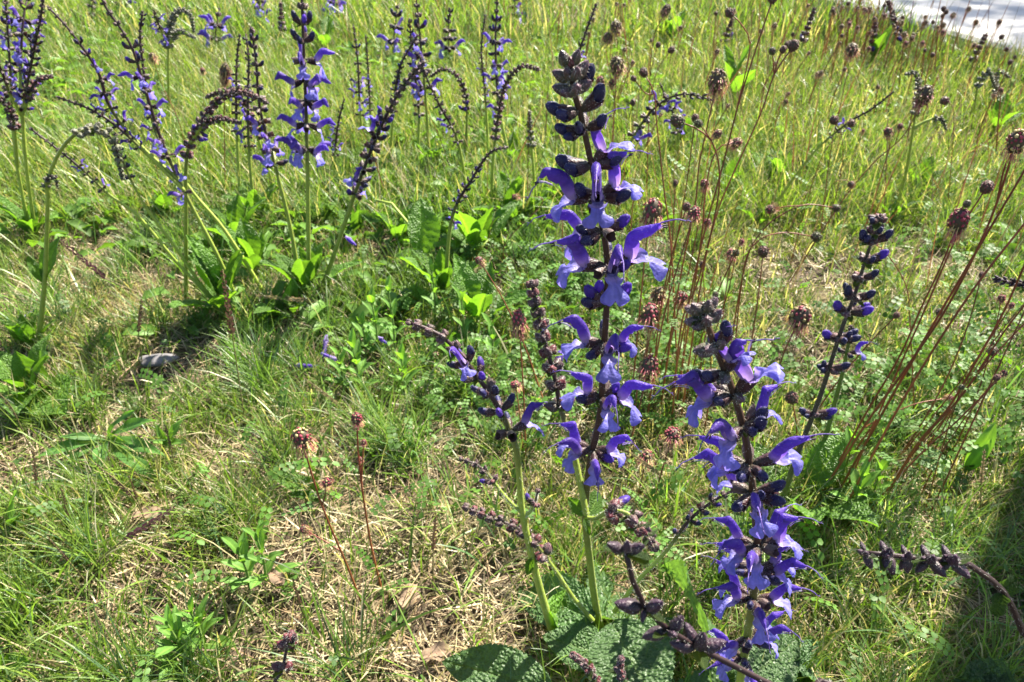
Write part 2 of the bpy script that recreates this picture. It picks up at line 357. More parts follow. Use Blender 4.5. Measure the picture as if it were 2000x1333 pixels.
# ------------------------------------------------------------------ sage plants
def whorl(t, pos, up, items, near, rs, sc_=1.0, bracts=True, leafn=2):
    up = nrm(up); F_ = np.array([0, -1.0, 0]); F_ = F_ - up * F_.dot(up); F_ = nrm(F_); R_ = np.cross(F_, up); R_ = nrm(R_)
    for it in items:
        kind, az, el, s = it; s = s * sc_; a = R(az); out = math.sin(a) * R_ + math.cos(a) * F_
        if R_[0] < 0: out = -math.sin(a) * R_ + math.cos(a) * F_
        e = R(el); x = math.cos(e) * out + math.sin(e) * up; xx, yy, zz = frame(x, up)
        rol = random.gauss(0, .12); y2 = yy * math.cos(rol) + zz * math.sin(rol); z2 = np.cross(xx, y2)
        m = m4(pos + out * rs * .8 - org(t), xx, y2, z2, s)
        if kind == 'f':
            k = random.randrange(NF)
            if near:
                o = obj('flower', PROTO['hood', k], t, m)
                obj('calyx', PROTO['calyx', k], o); obj('lower_lip', PROTO['lip', k], o); obj('style', PROTO['style', k], o)
            else: obj('flower', PROTO['far_flower', k], t, m)
        elif kind in ('c', 'h'):
            k = random.randrange(NB)
            if near or kind == 'h':
                o = obj('bud', PROTO['club' if kind == 'c' else 'half', k], t, m); obj('calyx', PROTO['bcalyx', k], o)
            else: obj('bud', PROTO['far_club', k], t, m)
        elif kind == 's': obj('calyx', PROTO['spent', random.randrange(NB)], t, m)
        else: obj('bud', PROTO[{'y': 'young', 'G': 'grey', 'g': 'tip', 'r': 'red', 'd': 'dusk'}[kind], random.randrange(NY)], t, m)
    if bracts:
        az0 = random.uniform(0, 360)
        for k in range(leafn):
            a = R(az0 + 180 * k + random.gauss(0, 15)); out = math.sin(a) * R_ + math.cos(a) * F_
            x = out * .9 - up * random.uniform(-.1, .45); L = random.uniform(.006, .009) * sc_
            put_leaf(t, 'bract', pos + out * rs * .7 - up * .001, pos + out * rs + nrm(x) * L, up, 1.0, 'bract')
C_SG = np.array([.27, .34, .055]); C_SD = np.array([.036, .016, .018]); C_SB = np.array([.060, .030, .018])
def stem(t, pts, r0_, r1_, tc, near, name='stem', dark=C_SD, green=C_SG, n=None):
    n = n or (40 if near else 22); c = catmull(pts, n); u = np.linspace(0, 1, n)
    k = np.clip((u - tc) / .22 + .5, 0, 1)[:, None]; col = green * (1 - k) + dark * k
    mb = MB(); rad = r0_ + (r1_ - r0_) * u
    A, N = mb.tube(c - org(t), rad, col, 12 if near else 6, .10)
    if near:
        h = 900; i = rng.integers(0, n - 1, h); j = rng.integers(0, 12, h); f = rng.random((h, 1))
        mb.hairs(A[i, j] * (1 - f) + A[i + 1, j] * f, N[i, j], .0012, .00005, C_HAIR, rng)
    obj(name, mb.build(name, M_stem), t); return c, rad
def at_px(c, y):                                            # where a stem passes a photo row
    q = proj(c); i = int(np.argmin(np.abs(q[:, 1] - y))); a = max(i - 1, 0); b = min(i + 1, len(c) - 1)
    return c[i], nrm(c[b] - c[a])
def auto_spike(t, c, rad, t0, style, near, size=1.0, full=5):
    d = np.concatenate([[0], np.cumsum(np.linalg.norm(np.diff(c, axis=0), axis=1))]); tot = d[-1]; s = t0 * tot
    rnd = random.Random(int(tot * 1e5) * 31 + int(abs(c[0][0]) * 1e5))
    base_step = {'bloom': .027, 'pass': .018, 'buds': .0125, 'grey': .0105, 'dusk': .024, 'dark': .017}[style] * size
    odd = 0
    while s <= tot:
        f = (s - t0 * tot) / max(1e-6, tot * (1 - t0))
        p = np.array([np.interp(s, d, c[:, k]) for k in range(3)]); q = np.array([np.interp(min(s + .004, tot), d, c[:, k]) - np.interp(max(s - .004, 0), d, c[:, k]) for k in range(3)])
        rs = np.interp(s, d, rad); items = []; n = full + rnd.choice((-1, 0, 0, 1)); a0 = rnd.uniform(0, 360)
        for k in range(n):
            az = a0 + 360 / n * k + rnd.gauss(0, 14); el = (-14 if style in ('bloom', 'pass') and f < .62 else 8 + 36 * f) + rnd.gauss(0, 9); u = rnd.random()
            if style == 'bloom':
                kd = ('f' if u < .55 else 'c' if u < .78 else 's') if f < .62 else ('c' if u < .7 else 'h') if f < .76 else 'y'
                z = 1.0 if f < .7 else 1 - (f - .7) * 1.3
            elif style == 'pass':                            # mostly over: spent calyces, few flowers
                kd = ('s' if u < .72 else 'f' if u < .88 else 'c') if f < .55 else ('y' if u < .75 else 'c'); z = 1 - .45 * f
            elif style == 'dark': kd = ('c' if u < .55 else 's' if u < .8 else 'h' if u < .9 else 'f') if f < .6 else 'y'; z = 1 - .3 * f
            elif style == 'buds': kd = 'r' if u < .4 else 'y' if u < .93 or f > .35 else 'h'; z = 1.15 - .5 * f
            elif style == 'grey': kd = 'G'; z = .9 - .5 * f
            else: kd = 'd'; z = 1.0 - .35 * f
            if kd in 'yrgGd': el += 14
            items.append((kd, az, el, z * size))
        whorl(t, p, q, items, near, rs, size, bracts=(f < .85 and (near or odd % 2 == 0)))
        odd += 1; s += base_step * (1 - .62 * f)
    if style != 'dusk': whorl(t, c[-1], c[-1] - c[-3], [({'grey': 'G'}.get(style, 'y'), a, 70, .5 * size) for a in (0, 120, 240)], near, .0005, size, False)
def line(pts, Y0, Y1, ground=False):
    n = len(pts); q = np.array(pts, float); d = np.concatenate([[0], np.cumsum(np.linalg.norm(np.diff(q, axis=0), axis=1))]); d /= d[-1]
    out = [P(x, y, Y0 + (Y1 - Y0) * k) for (x, y), k in zip(pts, d)]
    if ground: out[0] = out[0] * [1, 1, 0] + [0, 0, -.004]
    return np.array(out)
def rosette(t, c, n, Lr, kind='mid', up=(.1, .8), az=None, seed=0):
    rn = random.Random(seed)
    for k in range(n):
        a = 2 * math.pi * (k + rn.uniform(-.3, .3)) / n if az is None else R(rn.uniform(*az)); L = rn.uniform(*Lr); e = rn.uniform(*up)
        d = np.array([math.cos(a) * math.cos(e), math.sin(a) * math.cos(e), math.sin(e)])
        b = np.array([c[0], c[1], .004]) + d * [L * .35, L * .35, L * .3]
        put_leaf(t, kind, b, b + d * L, (0, 0, 1), rn.uniform(.85, 1.2))
        mb = MB(); mb.tube(np.array([np.array([c[0], c[1], -.003]), (b + np.array([c[0], c[1], 0])) / 2 + [0, 0, .004], b + d * L * .06]) - org(t), [.0018, .0016, .0012], C_SG * .9, 6)
        obj('leaf_stalk', mb.build('leaf_stalk', M_stem), t)
# ------------------------------------------------------------------ ground, path
def axis(lo, hi, step, far):
    a = list(np.arange(lo, hi + 1e-6, step)); s = step
    while a[-1] < far: s *= 1.35; a.append(a[-1] + s)
    s = step
    while a[0] > -far: s *= 1.35; a.insert(0, a[0] - s)
    return np.array(a)
gx, gy = axis(-2.4, 2.4, .022, 160.0), axis(-.6, 4.2, .022, 160.0)
X, Y = np.meshgrid(gx, gy, indexing='ij')
def gheight(x, y): return (vnoise(x, y, 9, 1) - .5) * .014 + (vnoise(x, y, 40, 2) - .5) * .009
Z = gheight(X, Y) - .004
nz = vnoise(X, Y, 11, 5); fl = np.clip((np.hypot(X, Y - 1.5) - 4.5) / 2, 0, 1)[..., None]
Cg = np.where((nz < .5)[..., None], np.array([.075, .055, .040]), np.array([.105, .085, .050]))
Cg = Cg * (1 - fl) + np.array([.07, .12, .03]) * fl
nx_, ny_ = X.shape; idx = np.arange(nx_ * ny_).reshape(nx_, ny_)
q = np.stack([idx[:-1, :-1], idx[1:, :-1], idx[1:, 1:], idx[:-1, 1:]], -1).reshape(-1, 4)
T_ = np.vstack([q[:, [0, 1, 2]], q[:, [0, 2, 3]]])
M_soil = mat_attr('soil', .95, 0, .1, 0, .9, 260, .45, 140)
setp(obj('ground', mk_tris('ground', np.stack([X, Y, Z], -1).reshape(-1, 3), T_, Cg.reshape(-1, 3), M_soil)), kind='structure')

pe = [G(1650, 32), G(1850, 92), G(2010, 140)]
d0 = nrm(pe[0] - pe[2]); far0 = pe[0] + d0 * 25; near0 = pe[2] - d0 * 1.9
side = np.array([d0[1], -d0[0], 0]) * 3.2
edge = [near0, pe[2], pe[1], pe[0], far0]
M_path = mat_attr('pale_paving', .85, 0, .3, 0, .35, 90, .22, 14)
mb = MB(); A = np.array([[p + [0, 0, -.05], p + [0, 0, .032], p + [0, 0, .04] + side * .004, p + side + [0, 0, .04]] for p in edge]); mb.grid(A, np.array([.46, .44, .42]))
setp(obj('path', mb.build('path', M_path, False)), kind='structure')

def on_path(x, y):                                          # right of the path edge
    n = np.array([d0[1], -d0[0]]); return (x - pe[1][0]) * n[0] + (y - pe[1][1]) * n[1] > -.01

# ------------------------------------------------------------------ grass and litter (uncountable stuff)
BARE = [(G(430, 905), .055), (G(860, 1250), .06), (G(340, 715), .05), (G(25, 940), .05), (G(560, 1060), .04), (G(285, 1040), .05), (G(560, 640), .05), (G(1000, 790), .04), (G(800, 1290), .05), (G(1010, 1240), .04)]
def bare(x, y):
    k = np.zeros(len(x))
    for c, r in BARE: k = np.maximum(k, np.exp(-((x - c[0]) ** 2 + (y - c[1]) ** 2) / r ** 2 * 1.3))
    return k
def scatter(n, y0, y1, power=1.0, marg=.25):
    u = rng.random(n) ** power; y = y0 + (y1 - y0) * u; half = (y * cT + CAM_H * sT) * .69 + marg
    x = (rng.random(n) * 2 - 1) * half; k = ~on_path(x, y); return x[k], y[k]
def blades(name, mat, x, y, L, W, th0, curl, col, segs, label, cat, zoff=0.0, tipc=(1.15, 1.05, .9)):
    n = len(x); az = rng.uniform(0, 2 * math.pi, n); h = np.stack([np.cos(az), np.sin(az), 0 * az], 1)
    tw = az + math.pi / 2 + rng.normal(0, .5, n); wv = np.stack([np.cos(tw), np.sin(tw), rng.normal(0, .25, n)], 1)
    p = np.stack([x, y, gheight(x, y) - .006 + zoff], 1); m = 2 * segs + 1; V = np.zeros((n, m, 3)); C = np.zeros((n, m, 3)); tipc = np.array(tipc)
    for j in range(segs + 1):
        s = j / segs; w_ = (W * (1 - s ** 1.8) * (.55 + .9 * min(1, s * 2 + .2)))[:, None] * .5
        c = col * (1 + (tipc - 1) * s)
        if j < segs: V[:, 2 * j] = p - wv * w_; V[:, 2 * j + 1] = p + wv * w_; C[:, 2 * j] = c; C[:, 2 * j + 1] = c
        else: V[:, m - 1] = p; C[:, m - 1] = c
        th = th0 + curl * (s + .5 / segs)
        p = p + (L / segs)[:, None] * (np.sin(th)[:, None] * h + np.cos(th)[:, None] * np.array([0, 0, 1.0]))
        p[:, 2] = np.maximum(p[:, 2], gheight(p[:, 0], p[:, 1]) - .002 + .004 * rng.random(n))
    f = []
    for j in range(segs - 1): a = 2 * j; f += [(a, a + 1, a + 3), (a, a + 3, a + 2)]
    f.append((m - 3, m - 2, m - 1)); f = np.array(f)
    T = (np.arange(n)[:, None, None] * m + f[None]).reshape(-1, 3)
    o = obj(name, mk_tris(name, V.reshape(-1, 3), T, C.reshape(-1, 3), mat)); return setp(o, label, cat, kind='stuff')
def gcol(x, y, dry):
    n = len(x); g1, g2, g3 = np.array([.092, .165, .026]), np.array([.150, .218, .034]), np.array([.075, .132, .050]); st = np.array([.36, .32, .20])
    a = vnoise(x, y, 4, 21)[:, None]; b = rng.random((n, 1)); c = g1 * (1 - a) + g2 * a; c = np.where(b < .2, g3, c) * rng.uniform(.7, 1.35, (n, 1))
    d = (rng.random(n) < dry)[:, None]; return np.where(d, st * rng.uniform(.6, 1.3, (n, 1)), c)
# fine lawn close by
x, y = scatter(112000, .18, 1.15, 1.1); k = bare(x, y); thin = np.clip((vnoise(x, y, 13, 77) - .30) * 4, .22, 1); keep = (rng.random(len(x)) > k * .92) & (rng.random(len(x)) < thin); x, y = x[keep], y[keep]
pt = vnoise(x, y, 7, 31); right = np.clip((x + .05) / .3, 0, 1)
L = rng.uniform(.018, .052, len(x)) * (.65 + .8 * pt); W = rng.uniform(.0007, .0015, len(x))
dry = np.clip(.14 + 1.3 * (vnoise(x, y, 6, 33) - .48) * (1 - .55 * right), .04, .85)
blades('grass', M_grass, x, y, L, W, np.abs(rng.normal(.35, .35, len(x))), rng.uniform(.1, 1.3, len(x)), gcol(x, y, dry), 3, 'fine green lawn grass growing among the sage plants', 'grass')
# longer broader blades in loose tufts
x, y = scatter(6500, .18, 1.3, 1.0); keep = (vnoise(x, y, 9, 41) > .5) & (rng.random(len(x)) > bare(x, y)); x, y = x[keep], y[keep]
blades('long_grass', M_grass, x, y, rng.uniform(.04, .10, len(x)), rng.uniform(.0010, .0021, len(x)), np.abs(rng.normal(.4, .3, len(x))), rng.uniform(.3, 1.5, len(x)), gcol(x, y, .06) * [.95, 1.05, 1.1], 6, 'longer bowed grass blades rising above the lawn', 'grass')
# fescue tufts: fine blades fanning out of common centres
cx, cy = scatter(620, .2, 1.25, 1.0); kp = (bare(cx, cy) < .5) & (vnoise(cx, cy, 5, 43) > .36); cx, cy = cx[kp], cy[kp]
m_ = 70; x = np.repeat(cx, m_) + rng.normal(0, .008, len(cx) * m_); y = np.repeat(cy, m_) + rng.normal(0, .008, len(cx) * m_); ts = np.repeat(rng.uniform(.6, 1.3, len(cx)), m_)
blades('tuft_grass', M_grass, x, y, rng.uniform(.035, .075, len(x)) * ts, rng.uniform(.0007, .0013, len(x)), np.abs(rng.normal(.25, .3, len(x))), rng.uniform(.2, 1.3, len(x)), gcol(x, y, .08) * np.repeat(rng.uniform(.75, 1.2, (len(cx), 1)), m_, 0) * [.9, 1.0, 1.25], 4, 'fine bluish green grass tufts standing out of the short lawn', 'grass')
# dry straw lying in the sward
x, y = scatter(60000, .18, 1.3, 1.15); keep = rng.random(len(x)) < .42 + .5 * vnoise(x, y, 6, 33) + .5 * bare(x, y) - .25 * np.clip(x / .3, 0, 1); x, y = x[keep], y[keep]
cs = np.array([.40, .32, .19]) * rng.uniform(.45, 1.35, (len(x), 1)) * np.where(rng.random((len(x), 1)) < .3, np.array([.62, .52, .5]), 1.0)
blades('dry_straw', M_straw, x, y, rng.uniform(.012, .045, len(x)), rng.uniform(.0007, .0016, len(x)), rng.uniform(.9, 1.6, len(x)), rng.uniform(-.3, .6, len(x)), cs, 2, 'bleached dry straw and dead blades matted on the soil', 'straw', .006, (1, 1, 1))
# meadow further off
x, y = scatter(90000, 1.05, 2.3, 1.0, .5)
blades('meadow_grass', M_grass, x, y, rng.uniform(.035, .10, len(x)) * (.6 + .8 * vnoise(x, y, 3, 51)), rng.uniform(.0009, .0020, len(x)), np.abs(rng.normal(.3, .3, len(x))), rng.uniform(.1, 1.2, len(x)), gcol(x, y, .22) * 1.1, 3, 'sunlit green meadow grass beyond the sage plants', 'grass')
x, y = scatter(72000, 2.2, 6.0, 1.2, 1.0)
blades('distant_grass', M_grass, x, y, rng.uniform(.05, .15, len(x)), rng.uniform(.0018, .0042, len(x)), np.abs(rng.normal(.3, .25, len(x))), rng.uniform(.1, 1.0, len(x)), gcol(x, y, .2) * 1.15, 2, 'far meadow grass beside the pale path', 'grass')
# fine dry stalks standing through the meadow
x, y = scatter(2600, .75, 3.6, .8, .4); q = proj(np.stack([x, y, 0 * x], 1)); keep = rng.random(len(x)) < np.clip((q[:, 0] - 500) / 900, .08, 1) * (.3 + vnoise(x, y, 2.5, 71)); x, y = x[keep], y[keep]
cs = np.where(rng.random((len(x), 1)) < .5, np.array([.20, .075, .035]), np.array([.26, .19, .08])) * rng.uniform(.6, 1.3, (len(x), 1))
blades('dry_stalks', M_straw, x, y, rng.uniform(.10, .24, len(x)), rng.uniform(.0009, .0016, len(x)) * (.6 + .5 * y), np.abs(rng.normal(.15, .2, len(x))), rng.uniform(-.1, .5, len(x)), cs, 4, 'hair thin reddish and tan stalks standing all through the meadow grass', 'stalks', 0, (1, 1, 1))
# soil crumbs
n = 5000; x, y = scatter(n, .2, 1.0); keep = rng.random(len(x)) < bare(x, y) + .08; x, y = x[keep], y[keep]; n = len(x)
oc = np.array([(1, 0, 0), (-1, 0, 0), (0, 1, 0), (0, -1, 0), (0, 0, 1), (0, 0, -1)], float)
of = np.array([(0, 2, 4), (2, 1, 4), (1, 3, 4), (3, 0, 4), (2, 0, 5), (1, 2, 5), (3, 1, 5), (0, 3, 5)])
s = rng.uniform(.0008, .0035, (n, 1, 1)) * rng.uniform(.5, 1.3, (n, 6, 1)); V = oc[None] * s + np.stack([x, y, gheight(x, y)], 1)[:, None]
C = np.repeat((np.array([.085, .062, .045]) * rng.uniform(.5, 1.6, (n, 1)))[:, None], 6, 1)
setp(obj('soil_crumbs', mk_tris('soil_crumbs', V.reshape(-1, 3), (np.arange(n)[:, None, None] * 6 + of).reshape(-1, 3), C.reshape(-1, 3), M_soil)), 'crumbs of bare brown soil between the grass', 'soil', kind='stuff')

# low pinnate burnet leaves and clover-like leaflets as ground cover
def leaflet(a, w):                                          # rounded toothed leaflet, 7 verts
    t = np.array([(0, 0, 0), (.3, .42, .10), (.75, .46, .08), (1, 0, -.05), (.75, -.46, .08), (.3, -.42, .10), (.5, 0, 0)]) * [a, w, a]; return t
LF = np.array([(0, 1, 6), (1, 2, 6), (2, 3, 6), (3, 4, 6), (4, 5, 6), (5, 0, 6)])
def pinnate(n_pairs, L):
    Vs, Fs, k = [], [], 0
    for i in range(n_pairs):
        u = (i + 1.5) / (n_pairs + 1.5); ap = L * .17 * (1 - .25 * u)
        for s in (-1, 1):
            v = leaflet(ap, ap * .95); a = s * 1.25; c_, s_ = math.cos(a), math.sin(a); v = v @ np.array([(c_, s_, 0), (-s_, c_, 0), (0, 0, 1)]); v = v + [u * L, 0, 0]; Vs.append(v); Fs.append(LF + k); k += 7
    v = leaflet(L * .15, L * .14) + [L, 0, 0]; Vs.append(v); Fs.append(LF + k); k += 7
    w_ = L * .008; Vs.append(np.array([(0, -w_, 0), (0, w_, 0), (L, w_, 0), (L, -w_, 0)])); Fs.append(np.array([(k, k + 1, k + 2), (k, k + 2, k + 3)]))
    return np.vstack(Vs), np.vstack(Fs)
def cover(name, x, y, tmpl, sc_rng, elev, col, label, cat, bend=.9, zr=(0, .02)):
    n = len(x); TV, TF = tmpl; m = len(TV); Vs = np.zeros((n, m, 3)); s = rng.uniform(*sc_rng, n); az = rng.uniform(0, 2 * math.pi, n); e = rng.uniform(*elev, n); ro = rng.normal(0, .5, n)
    V = TV[None] * s[:, None, None]; th = e[:, None] - bend * TV[None, :, 0] / TV[:, 0].max()
    rr = V[..., 0]; v, z = V[..., 1], V[..., 2]; v2 = v * np.cos(ro)[:, None] - z * np.sin(ro)[:, None]; z2 = v * np.sin(ro)[:, None] + z * np.cos(ro)[:, None]
    h = rr * np.cos(th) - z2 * np.sin(th); zz = rr * np.sin(th) + z2 * np.cos(th)
    Vs[..., 0] = x[:, None] + h * np.cos(az)[:, None] - v2 * np.sin(az)[:, None]; Vs[..., 1] = y[:, None] + h * np.sin(az)[:, None] + v2 * np.cos(az)[:, None]
    Vs[..., 2] = np.maximum(zz + rng.uniform(*zr, n)[:, None], .002 + .006 * rng.random((n, 1))) + gheight(x, y)[:, None]
    C = np.repeat((col * rng.uniform(.65, 1.4, (n, 1)))[:, None], m, 1)
    setp(obj(name, mk_tris(name, Vs.reshape(-1, 3), (np.arange(n)[:, None, None] * m + TF).reshape(-1, 3), C.reshape(-1, 3), M_small)), label, cat, kind='stuff')
x, y = scatter(19000, .25, 1.3, .9); q = proj(np.stack([x, y, 0 * x], 1)); keep = rng.random(len(x)) < np.clip((q[:, 0] - 750) / 450, .03, 1) * np.clip((q[:, 1] - 350) / 200, .15, 1) * np.clip((vnoise(x, y, 6, 61) - .2) * 2, .05, 1) * np.clip((2150 - q[:, 0] - .55 * np.maximum(0, q[:, 1] - 600)) / 350, .06, 1) * ~((q[:, 0] > 850) & (q[:, 0] < 1620) & (q[:, 1] > 1110)); x, y = x[keep], y[keep]
cover('burnet_leaves', x, y, pinnate(5, 1.0), (.018, .044), (.2, 1.4), np.array([.082, .172, .028]), 'small pinnate burnet leaves carpeting the ground under the red stalks', 'ground cover', .9, (0, .04))
x, y = scatter(2200, .2, 1.2, 1.0); q = proj(np.stack([x, y, 0 * x], 1)); keep = ~((q[:, 0] > 850) & (q[:, 0] < 1620) & (q[:, 1] > 1110)) & (rng.random(len(x)) < .10 + .45 * np.clip((q[:, 0] - 850) / 300, 0, 1) * vnoise(x, y, 8, 63)); x, y = x[keep], y[keep]
tv = [leaflet(1, .95) @ np.array([(math.cos(a), math.sin(a), 0), (-math.sin(a), math.cos(a), 0), (0, 0, 1)]) for a in (0, 2.1, 4.2)]
cover('clover_leaves', x, y, (np.vstack(tv), np.vstack([LF, LF + 7, LF + 14])), (.003, .0065), (-.5, .8), np.array([.075, .155, .035]), 'tiny three-part green leaves dotted through the lawn', 'ground cover', 0, (.006, .035))
x, y = scatter(15000, .95, 3.2, .9, .4); keep = vnoise(x, y, 3.5, 67) > .42; x, y = x[keep], y[keep]
x2, y2 = scatter(2600, .72, 1.25, 1.0); q2 = proj(np.stack([x2, y2, 0 * x2], 1)); kp = (rng.random(len(x2)) < np.exp(-((q2[:, 0] - 820) / 330) ** 2)) & (vnoise(x2, y2, 6, 69) > .42); x = np.concatenate([x, x2[kp]]); y = np.concatenate([y, y2[kp]])
cover('meadow_herb_leaves', x, y, (leaflet(1, .42), LF), (.016, .046), (.3, 1.4), np.array([.100, .195, .034]), 'bright broad herb leaves mixed into the meadow grass', 'ground cover', .8)

# ------------------------------------------------------------------ two trees beyond the frame whose shadows reach the picture
def tree(loc, r, hc, rc, label, nl, seed):
    rn = np.random.default_rng(seed); t = thing('tree', loc, label, 'tree', None); o0 = org(t)
    n = 22; zz = np.linspace(-.05, hc, n); pts = np.stack([.03 * np.sin(zz * .5 + seed), .03 * np.cos(zz * .4), zz], 1); pts[:, :2] -= pts[1, :2]
    mb = MB(); mb.tube(pts, r * (1.25 * np.exp(-zz * 6) * .35 + 1) * (1 - .55 * zz / hc), np.array([.14, .11, .085]), 18, .03)
    ends = []
    for k in range(11):
        a = rn.uniform(0, 6.28); b = pts[-1 - rn.integers(0, 5)]; e = np.array([math.cos(a) * rc * .75, math.sin(a) * rc * .75, rn.uniform(.1, 1.0) * rc]) + pts[-1]
        c = catmull([b, (b + e) / 2 + [0, 0, .2], e], 8); mb.tube(c, np.linspace(r * .35, r * .05, 8), np.array([.14, .11, .085]), 7); ends.append(e); ends.append((b + e) / 2)
    obj('trunk', mb.build('trunk', M_bark), t)
    ce = np.array(ends)[rn.integers(0, len(ends), nl)] + rn.normal(0, rc * .2, (nl, 3)); d = nrm(rn.normal(size=(nl, 3))); u = nrm(np.cross(d, rn.normal(size=(nl, 3)))); s = rn.uniform(.04, .09, (nl, 1))
    V = np.stack([ce, ce + d * s * .5 + u * s * .32, ce + d * s, ce + d * s * .5 - u * s * .32], 1).reshape(-1, 3); f = np.array([(0, 1, 2), (0, 2, 3)])
    C = np.repeat(np.array([.05, .10, .03]) * rn.uniform(.7, 1.3, (nl, 1)), 4, 0)
    o = obj('crown', mk_tris('crown', V, (np.arange(nl)[:, None, None] * 4 + f).reshape(-1, 3), C, M_small), t)
tree((1.40, 1.30, 0), .16, 6.2, 1.3, 'slim tree with bare lower trunk at the edge of the meadow beside the path', 14000, 1)
tree((5.25, 6.35, 0), .14, 4.3, 1.15, 'leafy tree shading the pale path from its far side', 12000, 2)
# ------------------------------------------------------------------ sage: the plant in full bloom
def plant(base, label, group='sage plants flowering in the meadow'): return thing('sage_plant', (base[0], base[1], 0), label, 'sage', group)
HY = .325
t = plant(G(1192, 1296), 'tall meadow sage spike in full violet bloom above a long pale green stem')
hp = [(1196, 1312), (1188, 1270), (1165, 1190), (1148, 1060), (1143, 1000), (1152, 905), (1170, 822), (1178, 729), (1180, 684), (1187, 529), (1175, 433), (1166, 373), (1132, 215), (1124, 190), (1113, 128)]
c, rad = stem(t, line(hp, HY + .01, HY, True), .0031, .0013, .36, True, n=90, dark=C_SB)
HW = [(878, [('f', -95, 10, 1.0), ('f', -62, 0, .95), ('f', 4, -22, .95), ('f', 70, 14, .95), ('h', 48, -8, 1.0), ('c', 170, 10, .9)]),
      (775, [('f', -82, 26, .95), ('c', -75, -6, 1.05), ('f', 8, 2, 1.0), ('f', 72, 4, 1.05), ('h', 85, 38, .9), ('s', 160, 20, 1)]),
      (668, [('f', -80, 12, 1.05), ('f', 4, 8, 1.05), ('c', -45, -22, 1.0), ('f', 80, 10, .8), ('h', 58, -4, 1.0), ('c', 180, 20, .9)]),
      (588, [('h', -78, 30, 1.05), ('h', -95, 60, .9), ('h', 82, 32, 1.05), ('c', -68, 2, 1.05), ('s', 150, 30, .9)]),
      (527, [('f', -84, 14, 1.2), ('f', 6, 14, 1.1), ('f', 84, 20, 1.2), ('h', 50, 10, .9), ('s', -40, 0, .9), ('c', 170, 20, .9)]),
      (442, [('c', -75, 12, .95), ('c', -50, -14, .95), ('f', -100, 0, .95), ('h', 80, 10, .95), ('s', 20, 0, .9)]),
      (376, [('f', -82, 10, 1.1), ('f', -4, 16, 1.1), ('f', 72, 24, .95), ('c', 60, -8, 1.15), ('s', -30, -25, .85), ('c', -60, 32, 1.0)]),
      (312, [('c', -85, 14, 1.15), ('c', -60, 6, 1.0), ('c', 72, -4, 1.0), ('f', 88, 42, .85), ('c', -120, 0, 1)]),
      (250, [('c', -80, 10, 1.0), ('c', -15, 22, .95), ('c', 65, 12, .95), ('c', -60, -10, .8), ('c', 170, 20, .9)]),
      (212, [('c', -85, 16, 1.15), ('c', -55, 8, 1.0), ('c', 72, 22, 1.2), ('c', 90, 10, 1.0), ('g', 170, 30, .9)]),
      (180, [('g', -88, 22, 1.15), ('g', -40, 14, 1.05), ('g', 12, 26, 1.15), ('g', 62, 20, 1.1), ('c', 92, 30, 1.0), ('g', 180, 30, 1)]),
      (154, [('g', -82, 32, 1.1), ('g', 25, 40, 1.1), ('g', 82, 36, 1.2), ('g', -25, 50, .95), ('g', 190, 40, 1.0)]),
      (132, [('g', -50, 68, 1.05), ('g', 75, 52, .95), ('r', 10, 60, .8)])]
for yy, items in HW:
    p, u = at_px(c, yy); whorl(t, p, u, items, True, .0015, .97 if yy > 300 else .86, yy > 185)
# companion branch with buds, and lower side branches of the same plant
c, rad = stem(t, line([(1145, 1005), (1135, 955), (1120, 880), (1096, 800), (1084, 740), (1068, 680), (1050, 610), (1040, 560)], HY, HY + .05), .0020, .0009, .42, True)
auto_spike(t, c, rad, .50, 'buds', True, 1.0)
c, rad = stem(t, line([(1158, 1212), (1120, 1168), (1085, 1115), (1048, 1066), (1010, 1032), (960, 1012), (912, 992)], HY, HY + .02), .0017, .0008, .55, True)
auto_spike(t, c, rad, .52, 'buds', True, .95)
c, rad = stem(t, line([(1145, 1012), (1165, 1012), (1190, 1000), (1222, 1002), (1250, 1030), (1278, 1068)], HY, HY - .015), .0016, .0009, .6, True)
auto_spike(t, c, rad, .34, 'buds', True, 1.0, 6)
c, rad = stem(t, line([(1200, 1195), (1250, 1130), (1300, 1078), (1345, 1018), (1395, 978), (1450, 950)], HY + .01, HY + .02), .0019, .0009, .55, True)
auto_spike(t, c, rad, .62, 'dark', True, .75, 3)
# paired and basal leaves
put_leaf(t, 'big', P(1160, 1212, HY), P(1012, 1140, HY + .06), (0, -.5, 1), .9)
put_leaf(t, 'big', P(1160, 1212, HY + .01), P(1100, 1135, HY + .10), (0, -.6, 1), .9)
put_leaf(t, 'big', P(1170, 1205, HY + .01), P(1225, 1120, HY + .10), (0, -.6, 1), 1.0)
put_leaf(t, 'big', PZ(1195, 1215, .055), PZ(1285, 1390, .05), (0, -.1, 1), 1.7); put_leaf(t, 'big', PZ(1200, 1290, .03), PZ(1060, 1240, .04), (0, -.2, 1), 1.2); put_leaf(t, 'big', PZ(1215, 1290, .03), PZ(1340, 1215, .045), (0, -.3, 1), 1.2)
put_leaf(t, 'big', PZ(1385, 1262, .075), PZ(1312, 1100, .035), (.75, -.4, .55), .9, label='sage leaf standing on edge, its margin glowing yellow green')
put_leaf(t, 'big', PZ(1080, 1350, .04), PZ(862, 1288, .045), (0, -.3, 1), .9)
put_leaf(t, 'big', PZ(1440, 1345, .05), PZ(1560, 1245, .05), (.1, -.4, 1), 1.2)
put_leaf(t, 'mid', P(1146, 1005, HY), P(1108, 972, HY + .01), (-.3, -.8, .6), 1.2)
put_leaf(t, 'mid', P(1148, 1005, HY + .004), P(1172, 960, HY + .03), (.3, -.8, .6), 1.2)
put_leaf(t, 'mid', P(1142, 1012, HY - .003), P(1152, 1046, HY - .012), (0, -1, .3), .9)

